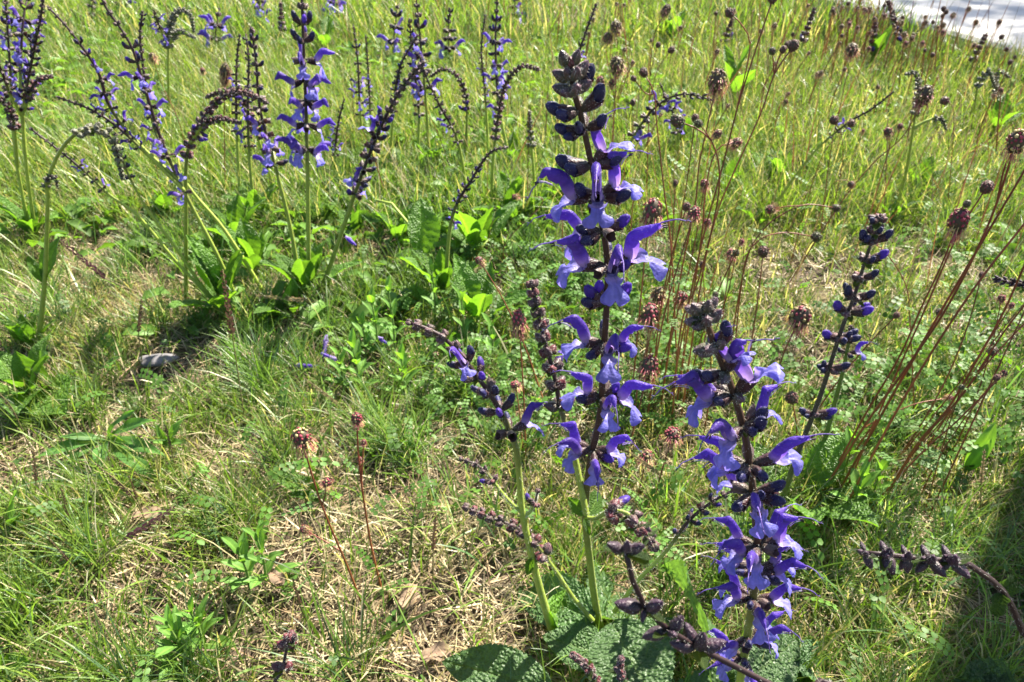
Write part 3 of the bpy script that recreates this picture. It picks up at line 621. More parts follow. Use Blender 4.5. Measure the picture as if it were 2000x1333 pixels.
# second blooming spike, standing closer
Y2 = .245
t = plant((.078, .235, 0), 'densely flowered sage spike with large open violet blossoms leaning over crinkled leaves')
hp = [(1436, 1420), (1446, 1330), (1462, 1230), (1474, 1150), (1480, 1080), (1475, 1000), (1467, 930), (1455, 850), (1436, 778), (1411, 712), (1387, 650), (1370, 592)]
b = line(hp, .232, .252); b = np.vstack([[.078, .235, -.004], b]); c, rad = stem(t, b, .0030, .0012, .5, True, n=90, dark=C_SB)
W2 = [(1285, [('f', 5, -20, .9), ('f', -70, -10, .8)]),
      (1240, [('f', 75, -4, .85), ('f', -60, -14, .85), ('c', 60, -18, .9), ('s', -20, 0, .9)]),
      (1172, [('f', 80, 6, .95), ('f', -82, 12, .95), ('f', 0, -4, 1.0), ('s', 40, 10, .9), ('c', 170, 10, .9)]),
      (1112, [('f', 72, -4, .9), ('f', 88, 20, .9), ('c', 35, -2, 1.0), ('c', -80, -6, .8), ('s', -110, 10, .9)]),
      (1062, [('f', 80, 16, 1.0), ('f', -64, 6, 1.0), ('f', -20, -2, 1.0), ('s', 50, 4, 1.0), ('f', 120, 10, .9)]),
      (958, [('f', -4, 4, 1.05), ('c', 78, 12, 1.15), ('c', 50, -14, 1.1), ('c', -50, -10, 1.1), ('s', -120, 10, 1)]),
      (900, [('f', 82, 12, 1.15), ('c', -30, 0, 1.05), ('c', 20, -6, 1.0), ('f', -95, -4, 1.0), ('s', 170, 10, 1)]),
      (835, [('f', -40, 8, 1.05), ('c', 45, 20, 1.05), ('c', 78, 26, 1.05), ('s', 110, 30, 1)]),
      (778, [('f', -84, 14, 1.1), ('f', 80, 42, 1.15), ('g', 20, 10, .9), ('s', -140, 10, 1)]),
      (722, [('c', -82, 8, 1.1), ('c', -60, 18, .9), ('f', 60, 55, .8), ('c', 84, 44, 1.1), ('g', -20, 0, 1)]),
      (672, [('g', -85, 10, 1.2), ('g', -30, 30, 1.15), ('g', 40, 34, 1.0), ('c', 75, 42, 1.1), ('g', -70, -4, 1.0), ('g', 180, 20, 1)]),
      (636, [('g', -85, 18, 1.15), ('g', 0, 36, 1.15), ('g', 65, 32, 1.1), ('g', -50, 5, 1.0), ('g', 180, 40, .9)]),
      (602, [('g', -60, 58, 1.05), ('g', 40, 58, 1.0), ('g', -100, 30, 1.0), ('g', 95, 34, 1.0), ('r', 10, 76, .6)])]
for yy, items in W2:
    p, u = at_px(c, yy); whorl(t, p, u, items + ([('f', random.choice((-130, -115, 110, 130)), 8, .9), ('c', random.uniform(-60, 60), random.uniform(-5, 25), .8)] if yy > 760 else []), True, .0014, .90 if yy > 690 else .8, True)
put_leaf(t, 'big', (.085, .235, .02), PZ(1560, 1330, .03), (0, -.2, 1), 1.0); put_leaf(t, 'big', (.07, .23, .02), (-.01, .19, .05), (0, 0, 1), 1.0)
put_leaf(t, 'big', (.08, .22, .02), (.13, .15, .05), (0, 0, 1), 1.0)

# neighbour with a nodding bud tip, its stem leaning over the left
t = plant(G(1108, 1325), 'sage stem in bud bending its dark spike out over the lawn')
c, rad = stem(t, line([(1110, 1328), (1088, 1258), (1060, 1170), (1038, 1085), (1020, 1000), (1014, 930), (1004, 862), (970, 792), (928, 730), (880, 672), (840, 645), (803, 632)], .325, .35, True), .0030, .0010, .66, True, n=60)
auto_spike(t, c, rad, .70, 'dark', True, .95, 4)
for pts in ([(1018, 1002), (985, 968), (955, 930), (930, 908), (902, 898)], [(1022, 1010), (1036, 1000), (1046, 978), (1050, 960)]):
    c, rad = stem(t, line(pts, .335, .345), .0011, .0007, .6, True, n=20); auto_spike(t, c, rad, .55, 'buds', True, .7)
put_leaf(t, 'mid', P(1042, 1090, .33), P(1028, 1125, .325), (-.5, -.7, .3), 1); put_leaf(t, 'mid', P(1068, 1190, .33), P(1118, 1230, .36), (0, -.4, 1), 1)

# close nodding spikes in bud
t = plant((.30, .115, 0), 'out of focus dusky sage spike still in closed purple buds')
b = np.vstack([[.30, .115, 0], P(1720, 1420, .125), line([(1560, 1362), (1480, 1325), (1400, 1283), (1325, 1245), (1262, 1190), (1234, 1130), (1222, 1075)], .122, .13)])
c, rad = stem(t, b, .0016, .0008, .35, True); q = proj(c)
for x_, it in ((1390, [('d', 10, 70, .8), ('d', -90, 10, .8), ('d', -120, 60, .8), ('d', 80, 20, .8)]), (1300, [('d', 60, 60, .7), ('d', -95, -30, .75), ('d', 10, 20, .5)]), (1255, [('d', 40, 40, .75), ('d', -85, 10, .85), ('d', -20, -40, .4)]), (1228, [('d', -70, 30, .6), ('d', 60, 30, .55)])):
    i = int(np.argmin(np.abs(q[:, 0] - x_) + (q[:, 1] < 1000) * 1e4)); whorl(t, c[i], np.array([0, .35, 1.0]), it, True, .001, .86, True)
whorl(t, c[-1], np.array([0, .3, 1.0]), [('d', -80, 30, .5), ('d', 60, 35, .5), ('d', 0, 60, .5)], True, .0008, .95, True)
t = plant((.30, .17, 0), 'dark arching sage shoot with a row of closed buds reaching into the tree shade')
b = np.vstack([[.30, .17, 0], P(2040, 1330, .188), line([(1998, 1235), (1962, 1160), (1915, 1118), (1880, 1098), (1830, 1094), (1780, 1090), (1735, 1084), (1690, 1080)], .192, .19)])
c, rad = stem(t, b, .0023, .0010, .1, True); q = proj(c)
for x_, s_ in ((1872, .9), (1808, .85), (1778, .7), (1745, .78), (1720, .6), (1698, .6)):
    i = int(np.argmin(np.abs(q[:, 0] - x_))); whorl(t, c[i], np.array([-.25, 0, 1.0]), [('d', random.uniform(-40, 40), random.uniform(45, 80), random.uniform(.7, .95)), ('d', random.uniform(-80, -20), random.uniform(40, 80), random.uniform(.5, .8)), ('d', random.uniform(-30, 60), random.uniform(-80, -35), random.uniform(.7, .95)), ('d', random.uniform(-80, 0), random.uniform(-60, -20), random.uniform(.6, .85)), ('d', 180, 10, .6)], True, .001, s_, True)
put_leaf(t, 'crinkle', P(1952, 1155, .192), P(1990, 1130, .196), (0, -1, .5), 1.2); put_leaf(t, 'crinkle', P(1955, 1160, .19), P(1945, 1205, .186), (0, -1, .3), 1.1)
for a_, b_ in (((1990, 1345), (1870, 1325)), ((2000, 1350), (2010, 1322)), ((1990, 1360), (1920, 1322))): put_leaf(t, 'crinkle', PZ(*a_, .05), PZ(*b_, .055), (0, -.5, 1), 1.1)
t = plant((.055, .30, 0), 'reddish crowded sage buds clustered close to the ground by the crinkled leaves')
for pts in ([(1195, 1420), (1170, 1350), (1150, 1305), (1122, 1282)], [(1225, 1420), (1222, 1350), (1210, 1312), (1212, 1290)]):
    c, rad = stem(t, line(pts, .27, .275), .0016, .0009, .3, True, n=20); auto_spike(t, c, rad, .4, 'buds', True, .85, 6)
t = plant((-.115, .27, 0), 'short young sage shoot with two tiers of fuzzy purple buds in the lawn')
c, rad = stem(t, np.vstack([[-.115, .27, 0], line([(546, 1345), (552, 1310), (560, 1268), (568, 1250)], .27, .285)]), .0014, .0009, .3, True, n=20)
for y_, s_ in ((1308, .8), (1268, .75)):
    p, u = at_px(c, y_); whorl(t, p, np.array([0, .4, 1.]), [('r', -80, 20, 1.1), ('r', 80, 25, 1.1), ('y', 0, 60, .9)], True, .001, s_ * 1.2, True, 4)
whorl(t, c[-1], np.array([0, .4, 1.]), [('r', -70, 50, 1.0), ('y', 60, 50, 1.0), ('r', 0, 65, 1.0), ('r', 180, 60, 1.0)], True, .001, .9, True, 4)

# dark stemmed pair to the right of the closer bloom
t = plant(G(1530, 985), 'dark stemmed sage with half open indigo buds beside a bright green stem')
c, rad = stem(t, line([(1525, 990), (1555, 895), (1600, 780), (1640, 655), (1668, 580), (1690, 510), (1716, 432)], .47, .45, True), .0028, .0010, .12, True, dark=np.array([.055, .045, .04]))
for yy, items in ((812, [('c', -85, 12, 1.0), ('c', -60, 0, .7), ('h', 80, 14, 1.15), ('c', 70, -12, .9), ('r', 100, 0, .8)]), (716, [('c', -90, 10, .7), ('c', 72, 20, 1.05), ('y', 40, -5, .9), ('c', 90, -10, .8)]),
                  (655, [('h', -84, 20, 1.1), ('y', -40, 10, .9), ('c', 70, 4, 1.0), ('c', 100, 10, 1.0), ('y', 20, 30, .8)]), (610, [('y', -40, 10, 1.), ('h', 62, 18, 1.1), ('h', 95, 14, 1.0), ('h', -85, 26, 1.1), ('y', -60, -5, .8)]),
                  (572, [('y', -80, 20, .9), ('c', -70, 40, 1.0), ('y', 0, 20, 1.), ('c', 60, 24, 1.0), ('y', 90, 10, .9)]), (540, [('y', -85, 30, .9), ('y', -20, 40, .9), ('c', 70, 30, .9), ('y', 95, 20, .8)]),
                  (505, [('y', -80, 40, .8), ('h', 75, 26, 1.0), ('y', 10, 40, .8), ('y', 90, 0, .8)]), (476, [('c', -80, 30, .95), ('c', 75, 30, .95), ('y', 0, 40, .8), ('y', -30, 10, .8)]), (450, [('y', a, 45, .75) for a in (-90, -30, 30, 90, 180)]), (435, [('y', a, 70, .6) for a in (-90, 30, 150)])):
    p, u = at_px(c, yy); whorl(t, p, u, items, True, .0013, 1.0, True)
    whorl(t, p, u, [(random.choice('yyrc'), random.uniform(0, 360), random.uniform(10, 45), random.uniform(.6, .85)) for _ in range(5)], True, .0013, 1.0, True)
c, rad = stem(t, line([(1570, 1010), (1592, 930), (1622, 820), (1650, 710), (1662, 640)], .50, .52, True), .0030, .0014, .95, True, green=np.array([.13, .21, .03])); auto_spike(t, c, rad, .86, 'dark', True, .8, 3)
rosette(t, G(1560, 1000), 6, (.05, .08), 'mid', (.2, .9), seed=4)
t = plant((.62, .63, 0), 'sage shoot with a few blackish buds at the meadow edge above bundled red stalks')
c, rad = stem(t, np.vstack([[.62, .63, 0], line([(2120, 700), (2060, 600), (2010, 560), (1975, 552), (1948, 546)], .56, .52)]), .002, .001, .3, True); auto_spike(t, c, rad, .72, 'dusk', True, .8, 4)

# ------------------------------------------------------------------ sage in the middle distance and beyond: (label, rosette, stems)
# a stem: photo points from ground or node up to the tip, forward distance start/end, style, start of the flowers, size, on the ground?
FAR = [
 ('lone sage stem whose arched tip hangs over in green grey buds', (.03, .06, 6), [
   ([(70, 690), (88, 540), (94, 380), (104, 322), (140, 268), (190, 251), (222, 275), (238, 345)], .72, .72, 'grey', .80, 1.0, 1), ([(95, 372), (92, 345), (108, 342), (112, 365)], .72, .71, 'grey', .3, .7, 0)]),
 ('sprawling sage clump whose yellow green stems fan out low over the lawn', (.06, .11, 9), [
   ([(440, 610), (345, 512), (272, 425), (215, 382), (150, 322), (60, 252)], .80, .78, 'pass', .70, .75, 1), ([(445, 610), (395, 560), (340, 480), (285, 405), (243, 325), (225, 262)], .81, .80, 'dark', .8, .8, 1),
   ([(470, 600), (425, 500), (365, 385), (318, 282), (285, 180), (255, 88), (205, 12), (190, -30)], .82, .84, 'bloom', .42, 1.0, 1), ([(345, 362), (270, 292), (212, 215), (188, 142), (135, 62), (95, 15)], .82, .82, 'bloom', .30, .85, 0),
   ([(365, 372), (290, 300), (235, 250), (180, 215), (112, 190)], .83, .80, 'dark', .42, .75, 0), ([(520, 575), (440, 452), (372, 370), (305, 262), (275, 95), (278, 25)], .84, .88, 'pass', .62, .9, 1),
   ([(362, 590), (363, 420), (366, 300), (395, 235), (432, 192), (470, 178), (520, 200)], .81, .81, 'buds', .60, .95, 1), ([(372, 285), (400, 245), (430, 232), (468, 240)], .81, .80, 'buds', .2, .8, 0)]),
 ('upright sage with one tall violet spike and two side spikes rising from dark leaves', (.05, .09, 10), [
   ([(602, 582), (602, 420), (599, 260), (594, 120), (590, 20), (588, -60)], .845, .87, 'bloom', .52, 1.05, 1), ([(590, 580), (566, 440), (532, 305), (508, 215), (500, 120), (492, 60)], .845, .88, 'pass', .55, 1.0, 1),
   ([(622, 580), (662, 470), (700, 360), (738, 262), (780, 180), (825, 125)], .845, .84, 'dark', .48, 1.0, 1)]),
 ('thin sage with drooping dark tip standing over broad bright leaves', (.06, .10, 7), [
   ([(868, 585), (882, 430), (925, 345), (958, 298), (990, 288)], .84, .84, 'dark', .5, .85, 1), ([(960, 430), (962, 330), (975, 215), (990, 160), (1018, 130), (1052, 136)], 1.08, 1.06, 'buds', .5, .9, 1)]),
 ('sage clump tangled with dark purple spikes at the meadow edge', (.05, .09, 8), [
   ([(70, 470), (52, 330), (45, 225), (62, 120), (80, 30), (86, -30)], 1.0, .98, 'dark', .55, 1.0, 1), ([(45, 225), (20, 180), (0, 130), (-20, 90)], .99, .97, 'pass', .4, 1.0, 0),
   ([(60, 470), (30, 300), (20, 140), (12, 20), (8, -20)], 1.02, 1.05, 'bloom', .62, 1.0, 1), ([(45, 215), (70, 160), (100, 150)], 1.0, 1.0, 'buds', .3, .9, 0), ([(45, 300), (38, 160), (45, 40), (60, -20)], 1.1, 1.1, 'bloom', .5, 1.1, 0), ([(28, 330), (22, 240), (5, 200), (-10, 190)], 1.0, 1.0, 'buds', .55, 1, 0)]),
 ('sage with bare green stem forking into drooping knobbly bud spikes', (.04, .06, 5), [
   ([(330, 235), (328, 120), (333, 50), (350, 20), (372, 30), (378, 58)], 1.45, 1.42, 'grey', .55, 1.2, 1), ([(328, 90), (310, 50), (300, 20)], 1.44, 1.44, 'bloom', .2, .9, 0), ([(328, 90), (350, 62), (380, 74)], 1.44, 1.42, 'grey', .3, 1.0, 0)]),
 ('bushy sage with brownish bud spikes beside the tall violet spike', (.05, .08, 6), [
   ([(500, 440), (488, 320), (484, 200), (486, 120), (480, 70)], 1.05, 1.1, 'pass', .45, .95, 1), ([(545, 400), (500, 260), (470, 190), (440, 178), (405, 190)], 1.08, 1.05, 'buds', .55, 1.0, 1), ([(470, 420), (462, 250), (462, 130), (468, 70)], 1.12, 1.15, 'pass', .5, .95, 1)]),
 ('small pale sage with a short grey tip and two violet flowers', (.03, .05, 4), [([(652, 372), (655, 290), (662, 235), (672, 195)], 1.2, 1.2, 'pass', .42, .85, 1)]),
 ('slim sage with loose lilac spike and a darker faded spike', (.03, .06, 4), [([(708, 290), (702, 190), (698, 110), (690, 50)], 1.35, 1.38, 'bloom', .3, .95, 1), ([(728, 300), (722, 200), (718, 120), (714, 70)], 1.36, 1.38, 'pass', .4, .8, 1)]),
 ('crowded sage with dense violet tops over a thicket of faded spikes', (.04, .08, 6), [
   ([(840, 330), (832, 200), (822, 90), (812, -10)], 1.3, 1.32, 'bloom', .5, 1.25, 1), ([(815, 330), (818, 210), (806, 120), (800, 40)], 1.32, 1.34, 'pass', .4, 1.1, 1), ([(915, 400), (895, 280), (858, 205), (832, 150), (820, 110)], 1.12, 1.1, 'pass', .45, .95, 1), ([(760, 330), (770, 200), (782, 130), (815, 70)], 1.3, 1.28, 'dark', .45, .9, 1)]),
 ('tall sage topped by bright violet whorls on slender stems', (.04, .07, 5), [
   ([(1000, 330), (975, 210), (968, 90), (972, -20)], 1.33, 1.38, 'bloom', .38, 1.1, 1), ([(955, 320), (948, 190), (940, 100), (948, 30)], 1.35, 1.38, 'pass', .45, .8, 1), ([(905, 330), (912, 220), (900, 160), (870, 135), (840, 150)], 1.3, 1.3, 'buds', .5, .9, 1)]),
 ('sage with a round grey green bud head on a bare stem', (.03, .06, 4), [([(1048, 430), (1042, 330), (1036, 262), (1034, 222)], 1.08, 1.08, 'grey', .72, 1.0, 1)]),
 ('blackish narrow sage spike rising behind the tall bloom', (.03, .06, 3), [([(1120, 470), (1122, 300), (1128, 130), (1142, 70), (1164, 10)], 1.0, .96, 'dark', .68, .8, 1)]),
 ('bent sage with grey green stem lying towards a lilac flower tip', (.04, .07, 5), [([(1150, 430), (1225, 290), (1275, 215), (1330, 185), (1390, 195)], 1.08, 1.02, 'pass', .55, 1.1, 1), ([(1330, 330), (1320, 240), (1300, 190), (1290, 165)], 1.3, 1.3, 'bloom', .45, 1.0, 1)]),
 ('sage with fresh green stem and drooping buds next to a bristly burnet head', (.03, .06, 4), [([(1742, 440), (1768, 345), (1784, 250), (1792, 190), (1790, 145), (1772, 145)], 1.07, 1.05, 'grey', .72, .95, 1), ([(1788, 245), (1815, 232), (1838, 230), (1848, 252)], 1.06, 1.05, 'grey', .5, .8, 0)]),
 ('leaning grey stemmed sage whose faded spike points at the bristly burnet head', (.03, .06, 4), [([(1480, 445), (1580, 310), (1650, 245), (1700, 215), (1745, 180)], 1.06, 1.0, 'pass', .66, .75, 1)]),
 ('far sage with hanging grey bud tips near the path', (.03, .06, 4), [([(1960, 230), (1945, 170), (1950, 140), (1970, 150)], 1.55, 1.55, 'grey', .4, 1.1, 1), ([(1900, 240), (1910, 170), (1930, 140), (1942, 165)], 1.55, 1.55, 'grey', .55, 1.1, 1)]),
]
far_objs = []
for n_, (lab, (la, lb, nl), stems) in enumerate(FAR):
    b0 = stems[0][0][0]; base = G(*b0); t = plant(base, lab)
    prev = []
    for pts, Y0, Y1, sty, t0, sz, gr in stems:
        if gr: g = G(*pts[0]); dY = g[1] - Y0; Y0, Y1 = g[1], Y1 + dY
        cc = line(pts, Y0, Y1, bool(gr))
        if not gr and prev:                                  # a branch starts on the stem that carries it
            al = np.vstack(prev); i = int(np.argmin(np.linalg.norm(proj(al) - np.array(pts[0]), axis=1))); cc = cc + np.linspace(1, 0, len(cc))[:, None] * (al[i] - cc[0])
        c, rad = stem(t, cc, .0030 * min(1, .5 + .5 * sz), .0011, max(.4, t0 + .02), False, n=34); prev.append(c); auto_spike(t, c, rad, t0, sty, False, sz * (1.02 if sty in ('buds', 'grey') or n_ == 2 else .86), (4 if sz >= 1.05 or sty != 'bloom' else 3) if sty in ('bloom', 'pass', 'dark') else 5)
    if n_ == 0: put_leaf(t, 'mid', P(87, 552, .72), P(52, 500, .73), (.3, -.6, 1), .8); put_leaf(t, 'mid', P(88, 550, .72), P(112, 462, .74), (-.3, -.9, .3), .8)
    rosette(t, base, nl, (la * .75, lb * .75), 'mid', (.55, 1.4), seed=n_)
# simple repeats far off
fs = [((20, 100), (30, 20)), ((180, 60), (185, -20)), ((420, 110), (428, 20)), ((505, 70), (512, -30)), ((560, 90), (548, 10)), ((1780, 120), (1735, 5)), ((880, 140), (878, 20)), ((770, 120), (776, 15)), ((1560, 120), (1590, 20)), ((1410, 110), (1430, 40)), ((1705, 130), (1710, 40)), ((240, 40), (236, -40)), ((660, 60), (655, -20)), ((1005, 60), (1010, -20)), ((1890, 150), (1925, 70))]
for k, (b_, e_) in enumerate(fs):
    g = G(*b_); t = plant(g, 'small far sage spike standing singly in the distant meadow grass', 'single far sage spikes')
    c, rad = stem(t, line([b_, ((b_[0] + e_[0]) / 2 - 3, (b_[1] + e_[1]) / 2), e_], g[1], g[1], True), .0022, .001, .4, False, n=14); auto_spike(t, c, rad, .42, ('bloom', 'pass', 'bloom', 'pass', 'buds')[k % 5] if b_[0] < 1100 else 'buds', False, 1.25, 4)

# broad leafed rosettes without flowers
t = thing('leaf_rosette', G(848, 545) * [1, 1, 0], 'large toothed sage leaf standing upright and glowing lime green', 'leaf rosette', 'leaf rosettes without flowers')
put_leaf(t, 'mid', P(828, 498, .90), P(822, 385, .93), (.35, -1, .1), 1.25); mb = MB(); mb.tube(line([(852, 552), (842, 520), (828, 494)], G(852, 552)[1], .90) - org(t), .0022, C_SG, 6); obj('leaf_stalk', mb.build('leaf_stalk', M_stem), t)
mb = MB(); mb.tube(line([(856, 556), (800, 440), (765, 398), (735, 392)], G(852, 552)[1], .95) - org(t), .002, C_SG * 1.2, 6); obj('leaf_stalk', mb.build('leaf_stalk', M_stem), t)
RS = [((930, 505), 8, .10), ((1000, 440), 7, .09), ((700, 470), 6, .07), ((465, 480), 6, .09), ((500, 540), 6, .08), ((930, 640), 6, .09), ((60, 780), 7, .07), ((330, 430), 5, .07), ((1310, 80), 5, .12), ((1425, 200), 4, .13), ((1520, 365), 8, .08), ((780, 480), 6, .07), ((1100, 400), 6, .08), ((1330, 300), 5, .08), ((1790, 380), 5, .06), ((640, 100), 4, .12), ((1940, 260), 5, .08), ((570, 620), 6, .06), ((1700, 130), 4, .10), ((1420, 380), 6, .06)]
RN = ['beside the glowing toothed leaf', 'under the drooping dark tip', 'between the tall violet spike and the lime leaf', 'inside the sprawling stems', 'at the foot of the sprawling stems', 'left of the pale burnet head', 'hugging the lone sage stem', 'behind the sprawling stems', 'far behind the bloom tip', 'in the far grass near the bristly brown head', 'right of the arching burnets', 'under the dark side spike', "behind the bloom's upper whorls", 'beneath the bowing burnet', 'below the green drooping sage', 'in the far grass behind the lilac spike', 'at the far meadow edge', 'shaded at the base of the violet trio', 'in front of the path edge', 'among the crossing burnet stalks']
for k, (px, n_, L) in enumerate(RS):
    g = G(*px); t = thing('leaf_rosette', (g[0], g[1], 0), 'rosette of upright green sage leaves ' + RN[k], 'leaf rosette', 'leaf rosettes without flowers'); rosette(t, g, n_, (L * .45, L * .8), 'mid', (.6, 1.45), seed=50 + k)
# ------------------------------------------------------------------ salad burnet: knobbly heads on wiry red stalks
HEAD = {}
def head_mesh(kind, r):
    mb = MB(); n = 74; ph = (1 + 5 ** .5) / 2
    for i in range(n):
        z = 1 - 2 * (i + .5) / n; a = 2 * math.pi * i / ph; d = np.array([math.cos(a) * math.sqrt(1 - z * z), math.sin(a) * math.sqrt(1 - z * z), z])
        d = nrm(d + r.normal(0, .09, 3)); p = d * [1, 1, 1.18] * .84 * r.uniform(.9, 1.08); s = .165 * r.uniform(.6, 1.25)
        if kind == 'red': col = np.array([.26, .030, .055]) if z > -.1 and r.random() < .68 else np.array([.40, .31, .13]) if r.random() < .5 else np.array([.16, .07, .04])
        elif kind == 'brown': col = np.array([.15, .075, .04]) if r.random() < .6 else np.array([.22, .17, .06])
        elif kind == 'green': col = np.array([.10, .12, .04]) if r.random() < .7 else np.array([.12, .05, .05])
        else: col = np.array([.15, .045, .045]) if r.random() < .7 else np.array([.08, .05, .04])
        x, y, z_ = frame(d, np.array([.3, .2, .9])); k = 5; ang = np.arange(k) * 2 * math.pi / k + r.uniform(0, 6)
        rings = [p - d * s * .4]; V = [p + d * s * .55]
        for hh, rr in ((.38, .55), (.1, .95), (-.3, .7)): V += [p + d * s * hh + s * rr * (math.cos(b) * y + math.sin(b) * z_) for b in ang]
        F = [(0, 1 + j, 1 + (j + 1) % k) for j in range(k)] + [(1 + m * k + j, 1 + (m + 1) * k + j, 1 + (m + 1) * k + (j + 1) % k, 1 + m * k + (j + 1) % k) for m in range(2) for j in range(k)]
        C = np.tile(col * r.uniform(.7, 1.3), (len(V), 1)); C[0] = C[0] * 1.5; mb.add(np.array(V), F, C)
    body = mb
    A = []; u = np.linspace(0, math.pi, 7)
    for t_ in u: A.append([(math.sin(t_) * .8 * math.cos(b), math.sin(t_) * .8 * math.sin(b), math.cos(t_) * .95) for b in np.arange(10) * .6283])
    mb.grid(np.array(A), np.array([.07, .05, .03]), wrap=True)
    if kind in ('red', 'brown'):                             # hanging stamens / feathery stigmas
        m = 130; zz = r.uniform(-.95, .35 if kind == 'brown' else .0, m); aa = r.uniform(0, 6.28, m); d = np.stack([np.cos(aa) * np.sqrt(1 - zz ** 2), np.sin(aa) * np.sqrt(1 - zz ** 2), zz], 1)
        for i in range(m):
            p = d[i] * [.95, .95, 1.1]; e = p + d[i] * r.uniform(.15, .45) + np.array([0, 0, -r.uniform(.1, .6)])
            s_ = nrm(np.cross(e - p, d[i] + .01)) * .022; col = np.array([.42, .10, .12]) if r.random() < .6 else np.array([.50, .40, .14])
            mb.add(np.array([p - s_, p + s_, e + s_ * 1.2, e - s_ * 1.2]), [(0, 1, 2, 3)], col)
            if r.random() < .6: q = s_ * 3; w_ = nrm(e - p) * .07; mb.add(np.array([e - q, e + w_, e + q, e - w_]), [(0, 1, 2, 3)], np.array([.55, .42, .16]))
    return mb.build('flower_head', M_burnet)
r2 = np.random.default_rng(5)
for kd in ('red', 'brown', 'green', 'dark'):
    for k in range(3): HEAD[kd, k] = head_mesh(kd, r2)
TV_, TF_ = pinnate(4, 1.0); LEAF_P = mk('leaf', TV_, [tuple(int(i) for i in f) for f in TF_], np.tile(np.array([.085, .17, .04]), (len(TV_), 1)), M_small)
BGROUP = 'burnet stalks standing in the meadow'
def put_head(t, pos, axis_, px, kind, tall=1.0):
    r = px / FPX * depth(pos) / 2 * .92; x, y, z = frame(np.array([1.0, .2, 0]), nrm(axis_)); z = nrm(axis_); x = nrm(np.cross(np.array([0, 1.0, .1]), z)); y = np.cross(z, x)
    m = m4(pos - org(t), x, y, z, r) @ Matrix.Diagonal((1, 1, tall, 1)) @ Matrix.Rotation(random.uniform(0, 6.28), 4, 'Z')
    obj('flower_head', HEAD[kind, random.randrange(3)], t, m)
def burnet(label, pts, hd, side=(), Yl=0.0, th=.00105, leaves=2, Yb=None, col=np.array([.20, .048, .026])):
    """pts from the ground upwards; the last point carries the head (size in photo pixels, kind, tallness)"""
    g = G(*pts[0]); Y0 = g[1] if Yb is None else Yb
    t = thing('burnet_stalk', (g[0], g[1], 0) if Yb is None else (P(*pts[0], Y0)[0], Y0, 0), label, 'burnet', BGROUP)
    c3 = line(pts, Y0, Y0 + Yl, Yb is None)
    if Yb is not None: c3 = np.vstack([org(t), c3])
    c = catmull(c3, 36); u = np.linspace(0, 1, 36)[:, None]; cc = col * (1 - .35 * u) * (1 + .5 * np.sin(u * 5 + pts[0][0]) ** 2) + np.array([.05, .05, 0]) * (1 - u) ** 2
    mb = MB(); mb.tube(c - org(t), np.linspace(th, th * .6, 36), cc, 7); obj('stem', mb.build('stem', M_rstem), t)
    if hd: put_head(t, c[-1] + nrm(c[-1] - c[-3]) * hd[0] / FPX * depth(c[-1]) * .3, c[-1] - c[-4], *hd)
    for (sp, sh) in side:                                    # side branch: photo points, first is the node on the stem
        b = catmull(line(sp, Y0 + Yl * .7, Y0 + Yl * .9), 12); i = int(np.argmin(np.linalg.norm(proj(c) - np.array(sp[0]), axis=1))); b += np.linspace(1, 0, 12)[:, None] * (c[i] - b[0])
        mb = MB(); mb.tube(b - org(t), np.linspace(th * .6, th * .45, 12), col * .9, 6); obj('branch', mb.build('branch', M_rstem), t)
        put_head(t, b[-1] + nrm(b[-1] - b[-2]) * sh[0] / FPX * depth(b[-1]) * .3, b[-1] - b[-3], *sh)
    rn = random.Random(int(pts[0][0] * 7 + pts[-1][1]))
    for k in range(leaves):
        i = rn.randrange(6, 30); d = np.array([rn.uniform(-1, 1), rn.uniform(-1, .6), rn.uniform(.1, .7)]); x, y, z = frame(d, np.array([0, 0, 1.0])); L = rn.uniform(.012, .028)
        obj('leaf', LEAF_P, t, m4(c[i] - org(t), x, y, z, L))
    return t
